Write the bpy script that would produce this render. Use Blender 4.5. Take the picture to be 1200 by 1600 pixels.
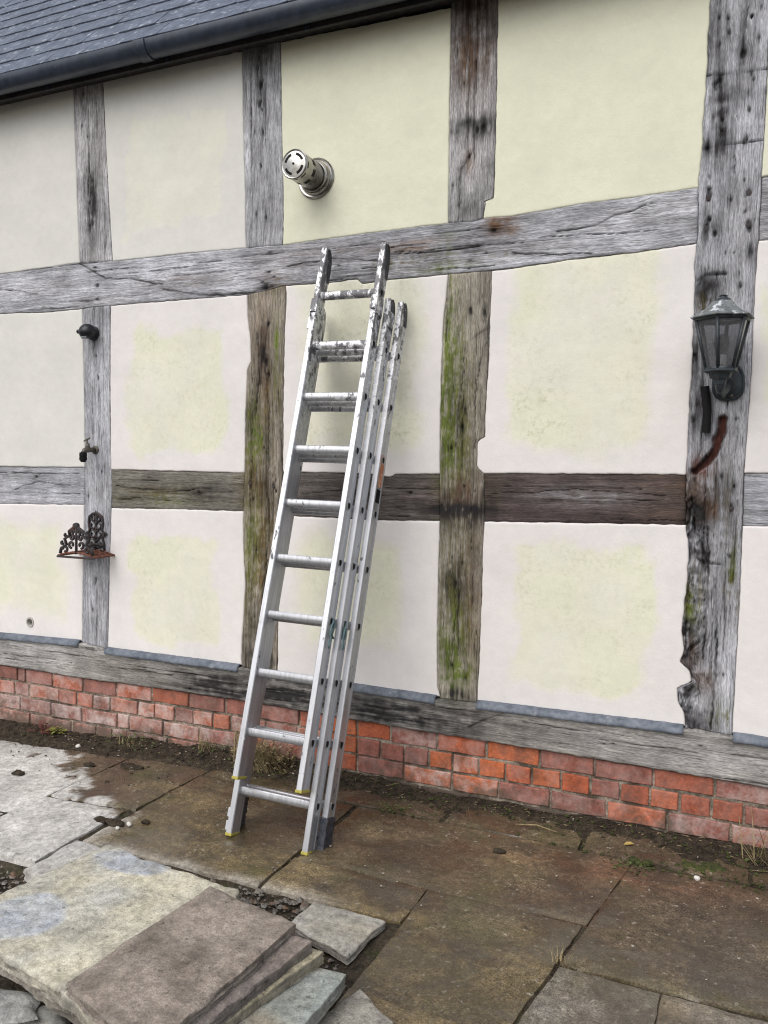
import bpy, bmesh, math, random
import numpy as np
from mathutils import Vector, Matrix

random.seed(7); RNG = np.random.default_rng(7)
scene = bpy.context.scene
for o in list(bpy.data.objects): bpy.data.objects.remove(o)
C = scene.collection

# ------------------------------------------------------------------ camera
F_PX = 1300.0; CAM_D = 3.6408; CAM_H = 1.5526
YAW, PITCH, ROLL = [math.radians(a) for a in (24.16, 3.23, 0.76)]
_f = np.array([-math.sin(YAW)*math.cos(PITCH), math.cos(YAW)*math.cos(PITCH), -math.sin(PITCH)])
_r0 = np.array([math.cos(YAW), math.sin(YAW), 0.0]); _u0 = np.cross(_r0, _f)
_r = _r0*math.cos(ROLL)+_u0*math.sin(ROLL); _u = np.cross(_r, _f)
CAM = np.array([0.0, -CAM_D, CAM_H])
cam = bpy.data.cameras.new('camera'); cam_o = bpy.data.objects.new('camera', cam); C.objects.link(cam_o)
cam.sensor_fit = 'HORIZONTAL'; cam.sensor_width = 36; cam.lens = F_PX*36/1200
cam.clip_end = 500; cam.clip_start = 0.05
M = Matrix.Identity(4)
for i in range(3):
    M[i][0] = _r[i]; M[i][1] = _u[i]; M[i][2] = -_f[i]; M[i][3] = CAM[i]
cam_o.matrix_world = M
scene.camera = cam_o

# ------------------------------------------------------------------ world, sun, exposure
SUN_EL, SUN_AZ = math.radians(46), math.radians(192)      # azimuth clockwise from +Y
w = bpy.data.worlds.new('World'); scene.world = w; w.use_nodes = True
nt = w.node_tree; bg = nt.nodes['Background']
sky = nt.nodes.new('ShaderNodeTexSky'); sky.sky_type = 'NISHITA'; sky.sun_disc = False
sky.sun_elevation = SUN_EL; sky.sun_rotation = SUN_AZ; sky.dust_density = 3.0; sky.air_density = 1.2; sky.ozone_density = 1.0
hs = nt.nodes.new('ShaderNodeHueSaturation'); hs.inputs['Saturation'].default_value = 0.5
nt.links.new(sky.outputs[0], hs.inputs['Color']); nt.links.new(hs.outputs[0], bg.inputs['Color'])
bg.inputs['Strength'].default_value = 0.12
sun = bpy.data.lights.new('sun', 'SUN'); sun.energy = 1.4; sun.angle = math.radians(60); sun.color = (1.0, 0.985, 0.965)
sun_o = bpy.data.objects.new('sun', sun); C.objects.link(sun_o)
sd = Vector((math.sin(SUN_AZ)*math.cos(SUN_EL), math.cos(SUN_AZ)*math.cos(SUN_EL), math.sin(SUN_EL)))
sun_o.rotation_euler = sd.to_track_quat('Z', 'Y').to_euler(); sun_o.location = (0, -6, 8)
vs = scene.view_settings; vs.view_transform = 'Standard'; vs.look = 'None'; vs.gamma = 1; vs.use_curve_mapping = False
vs.exposure = 0.34
scene.cycles.use_denoising = True; scene.cycles.denoiser = 'OPENIMAGEDENOISE'; scene.cycles.denoising_input_passes = 'RGB_ALBEDO_NORMAL'; scene.cycles.denoising_prefilter = 'NONE'; scene.cycles.pixel_filter_type = 'BLACKMAN_HARRIS'; scene.cycles.filter_width = 1.15
scene.cycles.use_adaptive_sampling = False
scene.cycles.max_bounces = 5; scene.cycles.diffuse_bounces = 3; scene.cycles.glossy_bounces = 3; scene.cycles.sample_clamp_indirect = 4

# ------------------------------------------------------------------ pixel -> place
def _ray(x, y): return _f+_r*(x-600)/F_PX-_u*(y-800)/F_PX
def at(x, y, off=0.0):                      # point on the upright plane 'off' metres in front of the wall face
    d = _ray(x, y); return CAM+d*((-off-CAM[1])/d[1])
def wp(x, y):
    p = at(x, y); return (p[0], p[2])
def gp(x, y, h=0.0):                        # point on the level plane at height h
    d = _ray(x, y); p = CAM+d*((h-CAM_H)/d[2]); return (p[0], p[1])

# ------------------------------------------------------------------ noise
def _hash(i, j, s):
    i = i.astype(np.int64); j = j.astype(np.int64)
    h = (i*374761393+j*668265263+s*1442695041) & 0xffffffff
    h = ((h ^ (h >> 13))*1274126177) & 0xffffffff
    return ((h ^ (h >> 16)) & 0xffff)/65535.0
def vn(x, y, s=0):
    x = np.asarray(x, float); y = np.asarray(y, float)
    i = np.floor(x); j = np.floor(y); a = x-i; b = y-j
    a = a*a*(3-2*a); b = b*b*(3-2*b)
    return ((_hash(i, j, s)*(1-a)+_hash(i+1, j, s)*a)*(1-b)+(_hash(i, j+1, s)*(1-a)+_hash(i+1, j+1, s)*a)*b)*2-1
def fbm(x, y, s=0, o=4):
    t = 0; a = .5
    for k in range(o):
        t = t+a*vn(x, y, s+k*17); x = np.asarray(x)*2.03+5.1; y = np.asarray(y)*2.03+9.7; a *= .5
    return t
def sm(a, b, x):
    t = np.clip((x-a)/(b-a), 0, 1); return t*t*(3-2*t)

# ------------------------------------------------------------------ mesh helpers
def link(name, me, mat=None, parent=None):
    o = bpy.data.objects.new(name, me); C.objects.link(o)
    if mat is not None: me.materials.append(mat)
    if parent is not None: o.parent = parent
    return o
def tag(o, label=None, cat=None, group=None, kind=None):
    if label: o['label'] = label
    if cat: o['category'] = cat
    if group: o['group'] = group
    if kind: o['kind'] = kind
    return o
def thing(name, label, cat, loc=(0, 0, 0), group=None):
    o = bpy.data.objects.new(name, None); C.objects.link(o); o.location = loc; o.empty_display_size = .1
    return tag(o, label, cat, group)
def mesh(name, V, Fc, smooth=False):
    me = bpy.data.meshes.new(name); me.from_pydata([tuple(v) for v in V], [], Fc); me.update()
    if smooth: me.polygons.foreach_set('use_smooth', [True]*len(me.polygons))
    return me
def attr(me, name, arr, kind):
    a = me.attributes.new(name, kind, 'POINT')
    a.data.foreach_set('color' if kind == 'FLOAT_COLOR' else 'vector' if kind == 'FLOAT_VECTOR' else 'value', np.ascontiguousarray(arr, dtype=np.float32).ravel())
def grid_faces(nv, nu, base=0, flip=False):
    i = np.arange(nv-1)[:, None]*nu+np.arange(nu-1)[None, :]+base
    q = np.stack([i, i+1, i+nu+1, i+nu], -1).reshape(-1, 4)
    return (q[:, ::-1] if flip else q).tolist()
def border(nv, nu):
    a = list(range(nu)); b = [k*nu+nu-1 for k in range(1, nv)]
    c = [(nv-1)*nu+k for k in range(nu-2, -1, -1)]; d = [k*nu for k in range(nv-2, 0, -1)]
    return a+b+c+d
def sheet(name, P, depth, mat, parent=None, cols=None, gr=None, drop=None):
    """P [nv,nu,3] facing -y; skirts go back 'depth'. drop: mask of faces left out"""
    nv, nu = P.shape[:2]; V = P.reshape(-1, 3)
    fc = grid_faces(nv, nu)
    if drop is not None:
        d = drop[:-1, :-1] | drop[1:, :-1] | drop[:-1, 1:] | drop[1:, 1:]
        fc = [f for f, k in zip(fc, d.ravel()) if not k]
    b = border(nv, nu); n0 = len(V); S = V[b].copy(); S[:, 1] += depth
    V = np.vstack([V, S]); m = len(b)
    fc += [[b[(k+1) % m], b[k], n0+k, n0+(k+1) % m] for k in range(m)]
    me = mesh(name, V.tolist(), fc, True)
    if cols is not None:
        c = cols.reshape(-1, cols.shape[-1]); c = np.vstack([c, c[b]])
        if c.shape[1] == 3: c = np.hstack([c, np.ones((len(c), 1))])
        attr(me, 'tint', c, 'FLOAT_COLOR')
    if gr is not None:
        g = gr.reshape(-1, 3); attr(me, 'gr', np.vstack([g, g[b]]), 'FLOAT_VECTOR')
    return link(name, me, mat, parent)
class MB:
    def __init__(s): s.V = []; s.F = []
    def add(s, V, Fc):
        n = len(s.V); s.V += [tuple(map(float, v)) for v in V]; s.F += [[n+i for i in f] for f in Fc]; return s
    def box(s, x0, x1, y0, y1, z0, z1, mtx=None):
        V = [(x, y, z) for z in (z0, z1) for y in (y0, y1) for x in (x0, x1)]
        if mtx is not None: V = [tuple(mtx @ Vector(v)) for v in V]
        return s.add(V, [[0, 2, 3, 1], [4, 5, 7, 6], [0, 1, 5, 4], [2, 6, 7, 3], [1, 3, 7, 5], [0, 4, 6, 2]])
    def tube(s, pts, r, n=8, closed=False, caps=True):
        pts = [np.array(p, float) for p in pts]; m = len(pts); rs = r if hasattr(r, '__len__') else [r]*m
        rings = []; ref = None
        for i, p in enumerate(pts):
            a = pts[i-1] if (i > 0 or closed) else p; b = pts[(i+1) % m] if (i < m-1 or closed) else p
            t = b-a; t = t/(np.linalg.norm(t)+1e-9)
            if ref is None:
                ref = np.array([0, 0, 1.]) if abs(t[2]) < .9 else np.array([1., 0, 0])
            e = ref-t*(ref@t); e /= np.linalg.norm(e)+1e-9; g = np.cross(t, e); ref = e
            rings.append([p+rs[i]*(math.cos(2*math.pi*k/n)*e+math.sin(2*math.pi*k/n)*g) for k in range(n)])
        V = [v for q in rings for v in q]; Fc = []
        for i in range(m if closed else m-1):
            j = (i+1) % m
            for k in range(n): Fc.append([i*n+k, i*n+(k+1) % n, j*n+(k+1) % n, j*n+k])
        if caps and not closed: Fc += [list(range(n))[::-1], [(m-1)*n+k for k in range(n)]]
        return s.add(V, Fc)
    def lathe(s, prof, org, ax, n=24, closed=False):
        """prof [(r, h)] about axis ax through org"""
        ax = np.array(ax, float); ax /= np.linalg.norm(ax); e = np.array([1., 0, 0]) if abs(ax[0]) < .9 else np.array([0, 0, 1.])
        e = e-ax*(e@ax); e /= np.linalg.norm(e); g = np.cross(ax, e); org = np.array(org, float)
        V = [org+ax*h+r*(math.cos(2*math.pi*k/n)*e+math.sin(2*math.pi*k/n)*g) for r, h in prof for k in range(n)]
        Fc = [[i*n+k, i*n+(k+1) % n, (i+1)*n+(k+1) % n, (i+1)*n+k] for i in range(len(prof)-1) for k in range(n)]
        return s.add(V, Fc)
    def prism(s, loop, d, axis=1):
        """extrude a loop of 3D points by vector d"""
        loop = [np.array(p, float) for p in loop]; d = np.array(d, float); n = len(loop)
        V = loop+[p+d for p in loop]
        return s.add(V, [list(range(n)), [n+k for k in range(n)][::-1]]+[[(k+1) % n, k, n+k, n+(k+1) % n] for k in range(n)])
    def build(s, name, mat, parent=None, smooth=False, bevel=0, auto=None):
        me = mesh(name, s.V, s.F, smooth)
        bm = bmesh.new(); bm.from_mesh(me); bmesh.ops.recalc_face_normals(bm, faces=bm.faces); bm.to_mesh(me); bm.free()
        o = link(name, me, mat, parent)
        if smooth and auto: 
            me.set_sharp_from_angle(angle=math.radians(auto))
        if bevel:
            b = o.modifiers.new('bevel', 'BEVEL'); b.width = bevel; b.segments = 2; b.limit_method = 'ANGLE'; b.angle_limit = math.radians(35)
        return o

# ------------------------------------------------------------------ materials
def newmat(name):
    m = bpy.data.materials.new(name); m.use_nodes = True
    return m, m.node_tree, m.node_tree.nodes['Principled BSDF']
def nd(t, typ, ins=None, **pr):
    n = t.nodes.new('ShaderNode'+typ)
    for k, v in pr.items(): setattr(n, k, v)
    for k, v in (ins or {}).items():
        s = n.inputs[k]
        if hasattr(v, 'is_output'): t.links.new(v, s)
        else: s.default_value = v
    return n
def noise(t, vec, scale, detail=4, rough=.55, dist=0):
    return nd(t, 'TexNoise', {'Vector': vec, 'Scale': scale, 'Detail': detail, 'Roughness': rough, 'Distortion': dist}).outputs['Fac']
def mapr(t, v, a, b, c=0., d=1.):
    return nd(t, 'MapRange', {'Value': v, 'From Min': a, 'From Max': b, 'To Min': c, 'To Max': d}).outputs[0]
def mul(t, a, b, op='MULTIPLY'):
    return nd(t, 'Math', {0: a, 1: b}, operation=op).outputs[0]
def mixc(t, f, a, b, mode='MIX'):
    n = nd(t, 'Mix', {'Factor': f}, data_type='RGBA', blend_type=mode)
    for s, v in ((n.inputs[6], a), (n.inputs[7], b)):
        if hasattr(v, 'is_output'): t.links.new(v, s)
        else: s.default_value = tuple(v)+(1,) if len(v) == 3 else v
    return n.outputs[2]
def bump(t, p, h, strength, dist):
    b = nd(t, 'Bump', {'Height': h, 'Strength': strength, 'Distance': dist}); t.links.new(b.outputs[0], p.inputs['Normal']); return b
def vscale(t, v, s):
    return nd(t, 'Mapping', {'Vector': v, 'Scale': s}).outputs[0]
def at_node(t, name, out='Color'): return nd(t, 'Attribute', attribute_name=name).outputs[out]
def col(t, p, c): t.links.new(c, p.inputs['Base Color'])

def mat_wood():
    m, t, p = newmat('weathered_oak')
    tint = at_node(t, 'tint'); g = at_node(t, 'gr', 'Vector')
    n1 = noise(t, vscale(t, g, (210, 9, 1)), 1, 5, .6, .3)
    n2 = noise(t, vscale(t, g, (48, 2.2, 1)), 1, 4, .6, .6)
    n3 = noise(t, vscale(t, g, (420, 42, 1)), 1, 3, .6)
    n4 = noise(t, vscale(t, g, (9, 5, 1)), 1, 4, .6)
    f = mul(t, mul(t, mapr(t, n1, .3, .7, .68, 1.38), mapr(t, n2, .3, .68, .80, 1.22)), mapr(t, n4, .3, .7, .68, 1.30))
    f = mul(t, f, mapr(t, n3, .3, .7, .58, 1.42))
    chk = mapr(t, noise(t, vscale(t, g, (150, 7.5, 1)), 1, 4, .62, .2), .60, .66, 1., .38); f = mul(t, f, chk)
    tint = mixc(t, 1., tint, (1.0, 1.0, 1.015), 'MULTIPLY')
    c = nd(t, 'VectorMath', {0: tint}, operation='SCALE'); t.links.new(f, c.inputs['Scale'])
    # silvering: a little colder where the fibres are pale, warmer in the furrows
    fur = mapr(t, n1, .30, .46, 1., 0.)
    cc = mixc(t, mul(t, fur, .35), c.outputs[0], (.055, .045, .038))
    col(t, p, cc); p.inputs['Roughness'].default_value = .88; p.inputs['Specular IOR Level'].default_value = .25
    h = mul(t, mul(t, n1, .7), mul(t, n2, .6), 'ADD')
    bump(t, p, h, .75, .0055); return m
def mat_plaster():
    m, t, p = newmat('painted_plaster')
    a = nd(t, 'Attribute', attribute_name='tint'); pos = nd(t, 'NewGeometry').outputs['Position']
    v = vscale(t, pos, (1, 1, 1))
    big = noise(t, v, 3.5, 4, .6); mid = noise(t, v, 22, 5, .65); fine = noise(t, v, 170, 3, .6)
    f = mul(t, mul(t, mapr(t, big, .3, .7, .95, 1.03), mapr(t, mid, .3, .7, .965, 1.025)), mapr(t, fine, .3, .7, .975, 1.02))
    c = nd(t, 'VectorMath', {0: a.outputs['Color']}, operation='SCALE'); t.links.new(f, c.inputs['Scale'])
    # algae specks, thickest where the attribute asks for them
    sp = noise(t, v, 42, 6, .68); bl = noise(t, v, 9, 4, .6)
    k = mul(t, mul(t, mapr(t, sp, .48, .70), mapr(t, bl, .36, .60)), a.outputs['Alpha'])
    cc = mixc(t, mul(t, k, .7), c.outputs[0], (.33, .33, .185))
    col(t, p, cc); p.inputs['Roughness'].default_value = .92; p.inputs['Specular IOR Level'].default_value = .2
    h = mul(t, mul(t, fine, .25), mul(t, mid, .8), 'ADD')
    bump(t, p, h, .35, .006); return m
def mat_brick():
    m, t, p = newmat('old_red_brick')
    oi = nd(t, 'ObjectInfo'); pos = nd(t, 'NewGeometry').outputs['Position']
    a = noise(t, pos, 14, 5, .65); b = noise(t, pos, 75, 4, .65); g = noise(t, pos, 7, 3, .6)
    f = mul(t, mapr(t, a, .3, .7, .62, 1.30), mapr(t, b, .3, .7, .7, 1.25))
    c = nd(t, 'VectorMath', {0: oi.outputs['Color']}, operation='SCALE'); t.links.new(f, c.inputs['Scale'])
    eff = mul(t, mapr(t, noise(t, pos, 11, 6, .72), .40, .62), oi.outputs['Alpha'])
    cc = mixc(t, eff, c.outputs[0], (.52, .43, .40))
    # soot and damp algae in blotches
    k = mul(t, mapr(t, noise(t, pos, 6, 6, .75), .50, .68), .62)
    cc = mixc(t, k, cc, (.085, .062, .05))
    zz = nd(t, 'SeparateXYZ', {0: pos}).outputs['Z']
    mud = mul(t, mapr(t, mul(t, noise(t, pos, 9, 6, .7), mapr(t, zz, -.04, .16, .20, -.22), 'ADD'), .48, .62), .75)
    cc = mixc(t, mud, cc, (.085, .066, .046))
    spk = mapr(t, b, .68, .76)
    cc = mixc(t, mul(t, spk, .5), cc, (.06, .04, .035))
    col(t, p, cc); p.inputs['Roughness'].default_value = .9
    bump(t, p, mul(t, a, mul(t, b, .6), 'ADD'), .6, .006); return m
def mat_noise(name, c1, c2, scale, rough=.85, c3=None, s3=6, t3=(.52, .66), bs=.5, bd=.006, metal=0, coord='pos', spec=.4, fine=4):
    m, t, p = newmat(name)
    v = nd(t, 'NewGeometry').outputs['Position'] if coord == 'pos' else nd(t, 'TexCoord').outputs['Object']
    a = noise(t, v, scale, 6, .65); b = noise(t, v, scale*fine, 4, .6)
    cc = mixc(t, mapr(t, mul(t, a, mul(t, mul(t, b, .5, 'SUBTRACT'), .5), 'ADD'), .32, .68), c1, c2)
    if c3 is not None: cc = mixc(t, mapr(t, noise(t, v, s3, 6, .7), *t3), cc, c3)
    col(t, p, cc); p.inputs['Roughness'].default_value = rough; p.inputs['Metallic'].default_value = metal; p.inputs['Specular IOR Level'].default_value = spec
    if bs: bump(t, p, mul(t, a, mul(t, b, .5), 'ADD'), bs, bd)
    return m
def mat_slab():
    """paving: attribute tint = stone colour, alpha = how wet and overgrown"""
    m, t, p = newmat('paving_stone')
    a = nd(t, 'Attribute', attribute_name='tint'); pos = nd(t, 'NewGeometry').outputs['Position']
    n1 = noise(t, pos, 5, 7, .7); n2 = noise(t, pos, 34, 6, .7); n3 = noise(t, pos, 120, 5, .75)
    f = mul(t, mul(t, mapr(t, n1, .3, .7, .60, 1.3), mapr(t, n2, .3, .7, .55, 1.42)), mul(t, mul(t, mul(t, mapr(t, n3, .3, .7, .45, 1.55), 1., 'SUBTRACT'), mul(t, mul(t, a.outputs['Alpha'], .75), .25, 'ADD')), 1., 'ADD'))
    c = nd(t, 'VectorMath', {0: a.outputs['Color']}, operation='SCALE'); t.links.new(f, c.inputs['Scale'])
    wet = a.outputs['Alpha']
    grime = mul(t, mapr(t, noise(t, vscale(t, pos, (1, 1.6, 1)), 4.2, 7, .74, .5), .46, .64), mul(t, wet, .8))
    cc = mixc(t, grime, c.outputs[0], (.048, .036, .026))
    alg = mul(t, mapr(t, noise(t, pos, 3.1, 6, .7), .50, .66), mul(t, wet, .55))
    cc = mixc(t, alg, cc, (.085, .078, .030))
    lich = mul(t, mapr(t, noise(t, pos, 62, 5, .7, .4), .56, .62), mapr(t, noise(t, pos, 3.7, 4, .65), .44, .62))
    cc = mixc(t, mul(t, lich, .42), cc, (.27, .24, .19))
    lich2 = mapr(t, noise(t, pos, 40, 2, .5), .66, .70)
    cc = mixc(t, mul(t, lich2, .55), cc, (.34, .31, .26))
    sharp = noise(t, pos, 210, 3, .7); cc = mixc(t, mul(t, mul(t, wet, .65), .15, 'ADD'), cc, mixc(t, mapr(t, sharp, .35, .65), (0.25, .25, .25), (1, 1, 1)), 'OVERLAY')
    dk = mapr(t, noise(t, pos, 43, 4, .6), .63, .70)
    cc = mixc(t, mul(t, dk, .6), cc, (.035, .03, .025))
    col(t, p, cc)
    pud = mapr(t, noise(t, vscale(t, pos, (1, 1.5, 1)), 2.3, 5, .62, .4), .43, .55)
    cc = mixc(t, mul(t, mul(t, pud, wet), .55), cc, (.040, .030, .021)); col(t, p, cc)
    r = mapr(t, mul(t, wet, pud), 0, 1, .70, .14); t.links.new(r, p.inputs['Roughness'])
    t.links.new(mapr(t, mul(t, wet, pud), 0, 1, .3, .85), p.inputs['Specular IOR Level'])
    bb_ = bump(t, p, mul(t, mul(t, n2, .6), mul(t, n3, .6), 'ADD'), .9, .008); t.links.new(mapr(t, mul(t, wet, pud), 0, 1, .9, .22), bb_.inputs['Strength']); return m
def mat_alu():
    m, t, p = newmat('scuffed_aluminium')
    v = nd(t, 'TexCoord').outputs['Object']; z = nd(t, 'SeparateXYZ', {0: v}).outputs['Z']
    st = noise(t, vscale(t, v, (90, 90, 4)), 1, 4, .6); bl = noise(t, v, 13, 6, .7); sp = noise(t, v, 34, 6, .72)
    base = mixc(t, mapr(t, st, .3, .7), (.42, .425, .45), (.60, .61, .64))
    base = mixc(t, mapr(t, bl, .55, .75, 0, .5), base, (.33, .33, .35))
    top = mapr(t, z, 1.75, 2.25)
    white = mul(t, mapr(t, sp, .52, .55), mapr(t, z, 1.6, 2.1, .0, 1.)); few = mapr(t, sp, .66, .68)
    pf = nd(t, 'Math', {0: white, 1: few}, operation='MAXIMUM').outputs[0]
    c = mixc(t, pf, base, (.74, .74, .75))
    drk = mul(t, mapr(t, mul(t, noise(t, vscale(t, v, (1, 1, .6)), 27, 6, .75), mapr(t, z, 1.65, 2.45, -.10, .06), 'ADD'), .530, .560), 1.)
    few2 = mapr(t, noise(t, vscale(t, v, (1, 1, .4)), 24, 4, .65), .66, .68)
    df = nd(t, 'Math', {0: drk, 1: few2}, operation='MAXIMUM').outputs[0]
    c = mixc(t, mul(t, df, .9), c, (.07, .068, .075))
    col(t, p, c)
    mt = mul(t, nd(t, 'Math', {0: 1., 1: nd(t, 'Math', {0: pf, 1: df}, operation='MAXIMUM').outputs[0]}, operation='SUBTRACT').outputs[0], .78)
    t.links.new(mt, p.inputs['Metallic'])
    t.links.new(mapr(t, bl, .3, .7, .34, .52), p.inputs['Roughness'])
    bump(t, p, st, .12, .002); return m
def plain(name, c, rough=.5, metal=0, **k):
    return mat_noise(name, tuple(x*.82 for x in c), tuple(min(1, x*1.15) for x in c), k.pop('scale', 30), rough, metal=metal, coord='obj', bs=k.pop('bs', .2), bd=.002, **k)

MW = mat_wood(); MP = mat_plaster(); MBK = mat_brick(); MS = mat_slab(); MA = mat_alu()
M_mortar = mat_noise('lime_mortar', (.15, .12, .095), (.40, .335, .27), 26, .95, (.07, .058, .042), 6, (.44, .60), .8, .008)
M_slate = mat_noise('roof_slate', (.062, .076, .108), (.135, .158, .208), 9, .5, (.42, .46, .52), 22, (.57, .68), .6, .006, spec=.5)
M_gutter = mat_noise('black_plastic', (.020, .028, .046), (.040, .052, .078), 6, .36, (.09, .10, .12), 18, (.62, .75), .08, .002, spec=.5)
M_fascia = mat_noise('dark_stained_board', (.022, .020, .022), (.05, .043, .043), 12, .8)
M_lead = mat_noise('lead_sheet', (.075, .09, .115), (.165, .185, .22), 10, .6, (.30, .32, .34), 8, (.60, .74), .4, .004, spec=.4)
M_soil = mat_noise('damp_soil', (.020, .015, .011), (.085, .066, .046), 30, .95, (.050, .047, .022), 9, (.58, .70), 1.0, .02, spec=.2, fine=5)
M_gravel = mat_noise('gravel', (.05, .045, .04), (.26, .24, .21), 60, .9, (.16, .09, .055), 20, (.5, .6), .6, .004)
M_grit = mat_noise('dark_grit', (.03, .03, .03), (.14, .14, .135), 80, .9)
M_glass, t_, p_ = newmat('lantern_glass'); p_.inputs['Base Color'].default_value = (.62, .62, .64, 1); p_.inputs['Transmission Weight'].default_value = .92; p_.inputs['Roughness'].default_value = .06; p_.inputs['IOR'].default_value = 1.2
M_lamp = mat_noise('green_black_paint', (.016, .021, .026), (.040, .050, .058), 25, .45, (.11, .13, .13), 22, (.6, .74), .25, .002, coord='obj')
M_roof = mat_noise('flaking_lamp_paint', (.09, .10, .105), (.17, .185, .19), 25, .6, (.52, .56, .60), 11, (.56, .60), .4, .003, coord='obj')
M_chrome = mat_noise('steel', (.27, .26, .245), (.40, .39, .37), 14, .28, metal=1, coord='obj', bs=.05, bd=.001)
M_black = plain('black_plastic_matt', (.010, .010, .011), .75, spec=.15)
M_hole = plain('hole_shade', (.006, .006, .006), .9, bs=0)  # near-black colour painting the shade inside rung ends and flue slots
M_iron = mat_noise('cast_iron', (.020, .018, .020), (.055, .046, .046), 40, .75, (.12, .045, .028), 26, (.55, .68), .7, .003, coord='obj')
M_rust = mat_noise('rusty_iron', (.10, .038, .026), (.22, .085, .055), 40, .9, (.035, .026, .024), 26, (.55, .68), .7, .003, coord='obj')
M_brass = plain('dull_brass', (.12, .11, .09), .5, .6)
M_yellow = plain('yellow_plastic', (.42, .36, .07), .7)
M_tape = mat_noise('duct_tape', (.018, .021, .030), (.075, .08, .10), 48, .32, coord='obj', bs=.8, bd=.006)
M_cap = mat_noise('worn_black_cap', (.018, .018, .022), (.06, .06, .068), 30, .55, (.30, .30, .31), 34, (.62, .68), .4, .003, coord='obj')
M_orange = mat_noise('faded_sticker', (.42, .13, .055), (.58, .27, .15), 60, .6, (.6, .55, .5), 60, (.56, .62), .1, .001, coord='obj')
M_cord = plain('teal_cord', (.12, .19, .20), .8)
M_grass_dry = mat_noise('dry_grass', (.16, .12, .06), (.34, .27, .15), 30, .9, bs=0)
M_weed = mat_noise('weed_leaf', (.035, .055, .016), (.10, .12, .035), 30, .8, bs=0)
M_redweed = mat_noise('red_weed_leaf', (.10, .03, .03), (.18, .07, .05), 30, .8, bs=0)
M_moss = mat_noise('moss', (.02, .028, .008), (.085, .095, .022), 60, .95, bs=.9, bd=.01)
M_leaf = plain('yellow_leaf', (.42, .30, .10), .7)
M_ground = mat_noise('bare_earth', (.04, .034, .028), (.12, .10, .08), 8, .95, (.17, .155, .13), 30, (.56, .68), .9, .02)
M_joint = mat_noise('joint_dirt', (.022, .017, .012), (.085, .068, .048), 24, .95, (.055, .06, .022), 10, (.55, .66), 1.0, .012, spec=.2)
M_core = plain('light_stop_core', (.12, .10, .09), .95)
M_sensor = plain('black_housing', (.010, .011, .014), .38)
M_lens = plain('grey_lens', (.22, .23, .25), .25)

# ------------------------------------------------------------------ the wall frame, traced on the wall plane
def edge_v(pts, s, amp=.0012):              # an upright edge: x as a function of z
    q = sorted([wp(*p) for p in pts], key=lambda a: a[1]); xs = np.array([a[0] for a in q]); zs = np.array([a[1] for a in q])
    return lambda z: np.interp(z, zs, xs)+amp*fbm(np.asarray(z)*28, np.asarray(z)*0+s*3.7, s)*2
def edge_h(pts, s, amp=.0012):
    q = sorted([wp(*p) for p in pts], key=lambda a: a[0]); xs = np.array([a[0] for a in q]); zs = np.array([a[1] for a in q])
    return lambda x: np.interp(x, xs, zs)+amp*fbm(np.asarray(x)*28, np.asarray(x)*0+s*3.7, s)*2
def const(c): return lambda a: np.zeros_like(np.asarray(a, float))+c
def shift(fn, d): return lambda a: fn(a)+d

posts = [None]*6
posts[0] = (edge_v([(114, 135)], 1), edge_v([(114, 135)], 2))
P1L = [(114, 135), (118, 250), (121, 330), (124, 412), (128, 482), (131, 600), (132, 700), (131, 790), (129, 900), (128, 1005)]
P1R = [(160, 128), (166, 250), (171, 340), (175, 408), (172, 478), (171, 600), (173, 740), (173, 800), (170, 900), (168, 1012)]
P2L = [(378, 78), (380, 200), (383, 300), (384, 388), (386, 462), (387, 500), (391, 530), (392, 564), (386, 579), (383, 650), (382, 740), (380, 800), (380, 847), (383, 913), (380, 967), (377, 1013), (377, 1043)]
P2R = [(438, 68), (440, 200), (442, 300), (441, 382), (447, 459), (444, 519), (442, 612), (441, 733), (438, 800), (437, 880), (434, 967), (433, 1040)]
P3L = [(705, 15), (703, 120), (701, 250), (700, 348), (700, 431), (693, 500), (689, 594), (687, 669), (687, 740), (687, 813), (685, 880), (683, 980), (683, 1073), (687, 1088)]
P3R = [(778, 0), (775, 150), (772, 280), (771, 310), (758, 313), (755, 340), (768, 425), (765, 500), (763, 560), (758, 640), (757, 683), (746, 688), (744, 730), (756, 741), (756, 815), (753, 863), (752, 926), (749, 1013), (745, 1090)]
P4L = [(1110, 0), (1104, 117), (1097, 233), (1092, 293), (1090, 380), (1085, 415), (1086, 450), (1085, 490), (1081, 569), (1078, 632), (1074, 719), (1072, 741), (1072, 820), (1077, 863), (1073, 918), (1069, 947), (1066, 988), (1069, 1013), (1063, 1034), (1077, 1047), (1081, 1066), (1060, 1074), (1060, 1097), (1069, 1113), (1071, 1134)]
P4R = [(1205, 0), (1199, 117), (1190, 277), (1185, 377), (1182, 400), (1177, 494), (1174, 569), (1168, 662), (1162, 737), (1160, 820), (1156, 926), (1150, 1030), (1144, 1138)]
PE = [None, (edge_v(P1L, 3), edge_v(P1R, 4)), (edge_v(P2L, 5, .0018), edge_v(P2R, 6, .0018)), (edge_v(P3L, 7), edge_v(P3R, 8, .0018)), (edge_v(P4L, 9, .003), edge_v(P4R, 10)), None]
PE[0] = (const(-5.02), const(-4.82)); PE[5] = (const(1.02), const(1.22))
TT = edge_h([(0, 428), (60, 420), (120, 411), (180, 408), (300, 395), (384, 388), (441, 383), (560, 366), (700, 349), (740, 346), (757, 341), (800, 338), (900, 320), (1000, 307), (1090, 294), (1190, 277), (1200, 275)], 11, .0018)
TB = edge_h([(0, 490), (80, 487), (128, 482), (172, 477), (300, 467), (386, 460), (447, 446), (530, 440), (545, 436), (558, 436), (565, 443), (600, 437), (650, 433), (700, 428), (768, 423), (900, 404), (1000, 393), (1087, 380), (1183, 376), (1200, 374)], 12, .0018)
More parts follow.
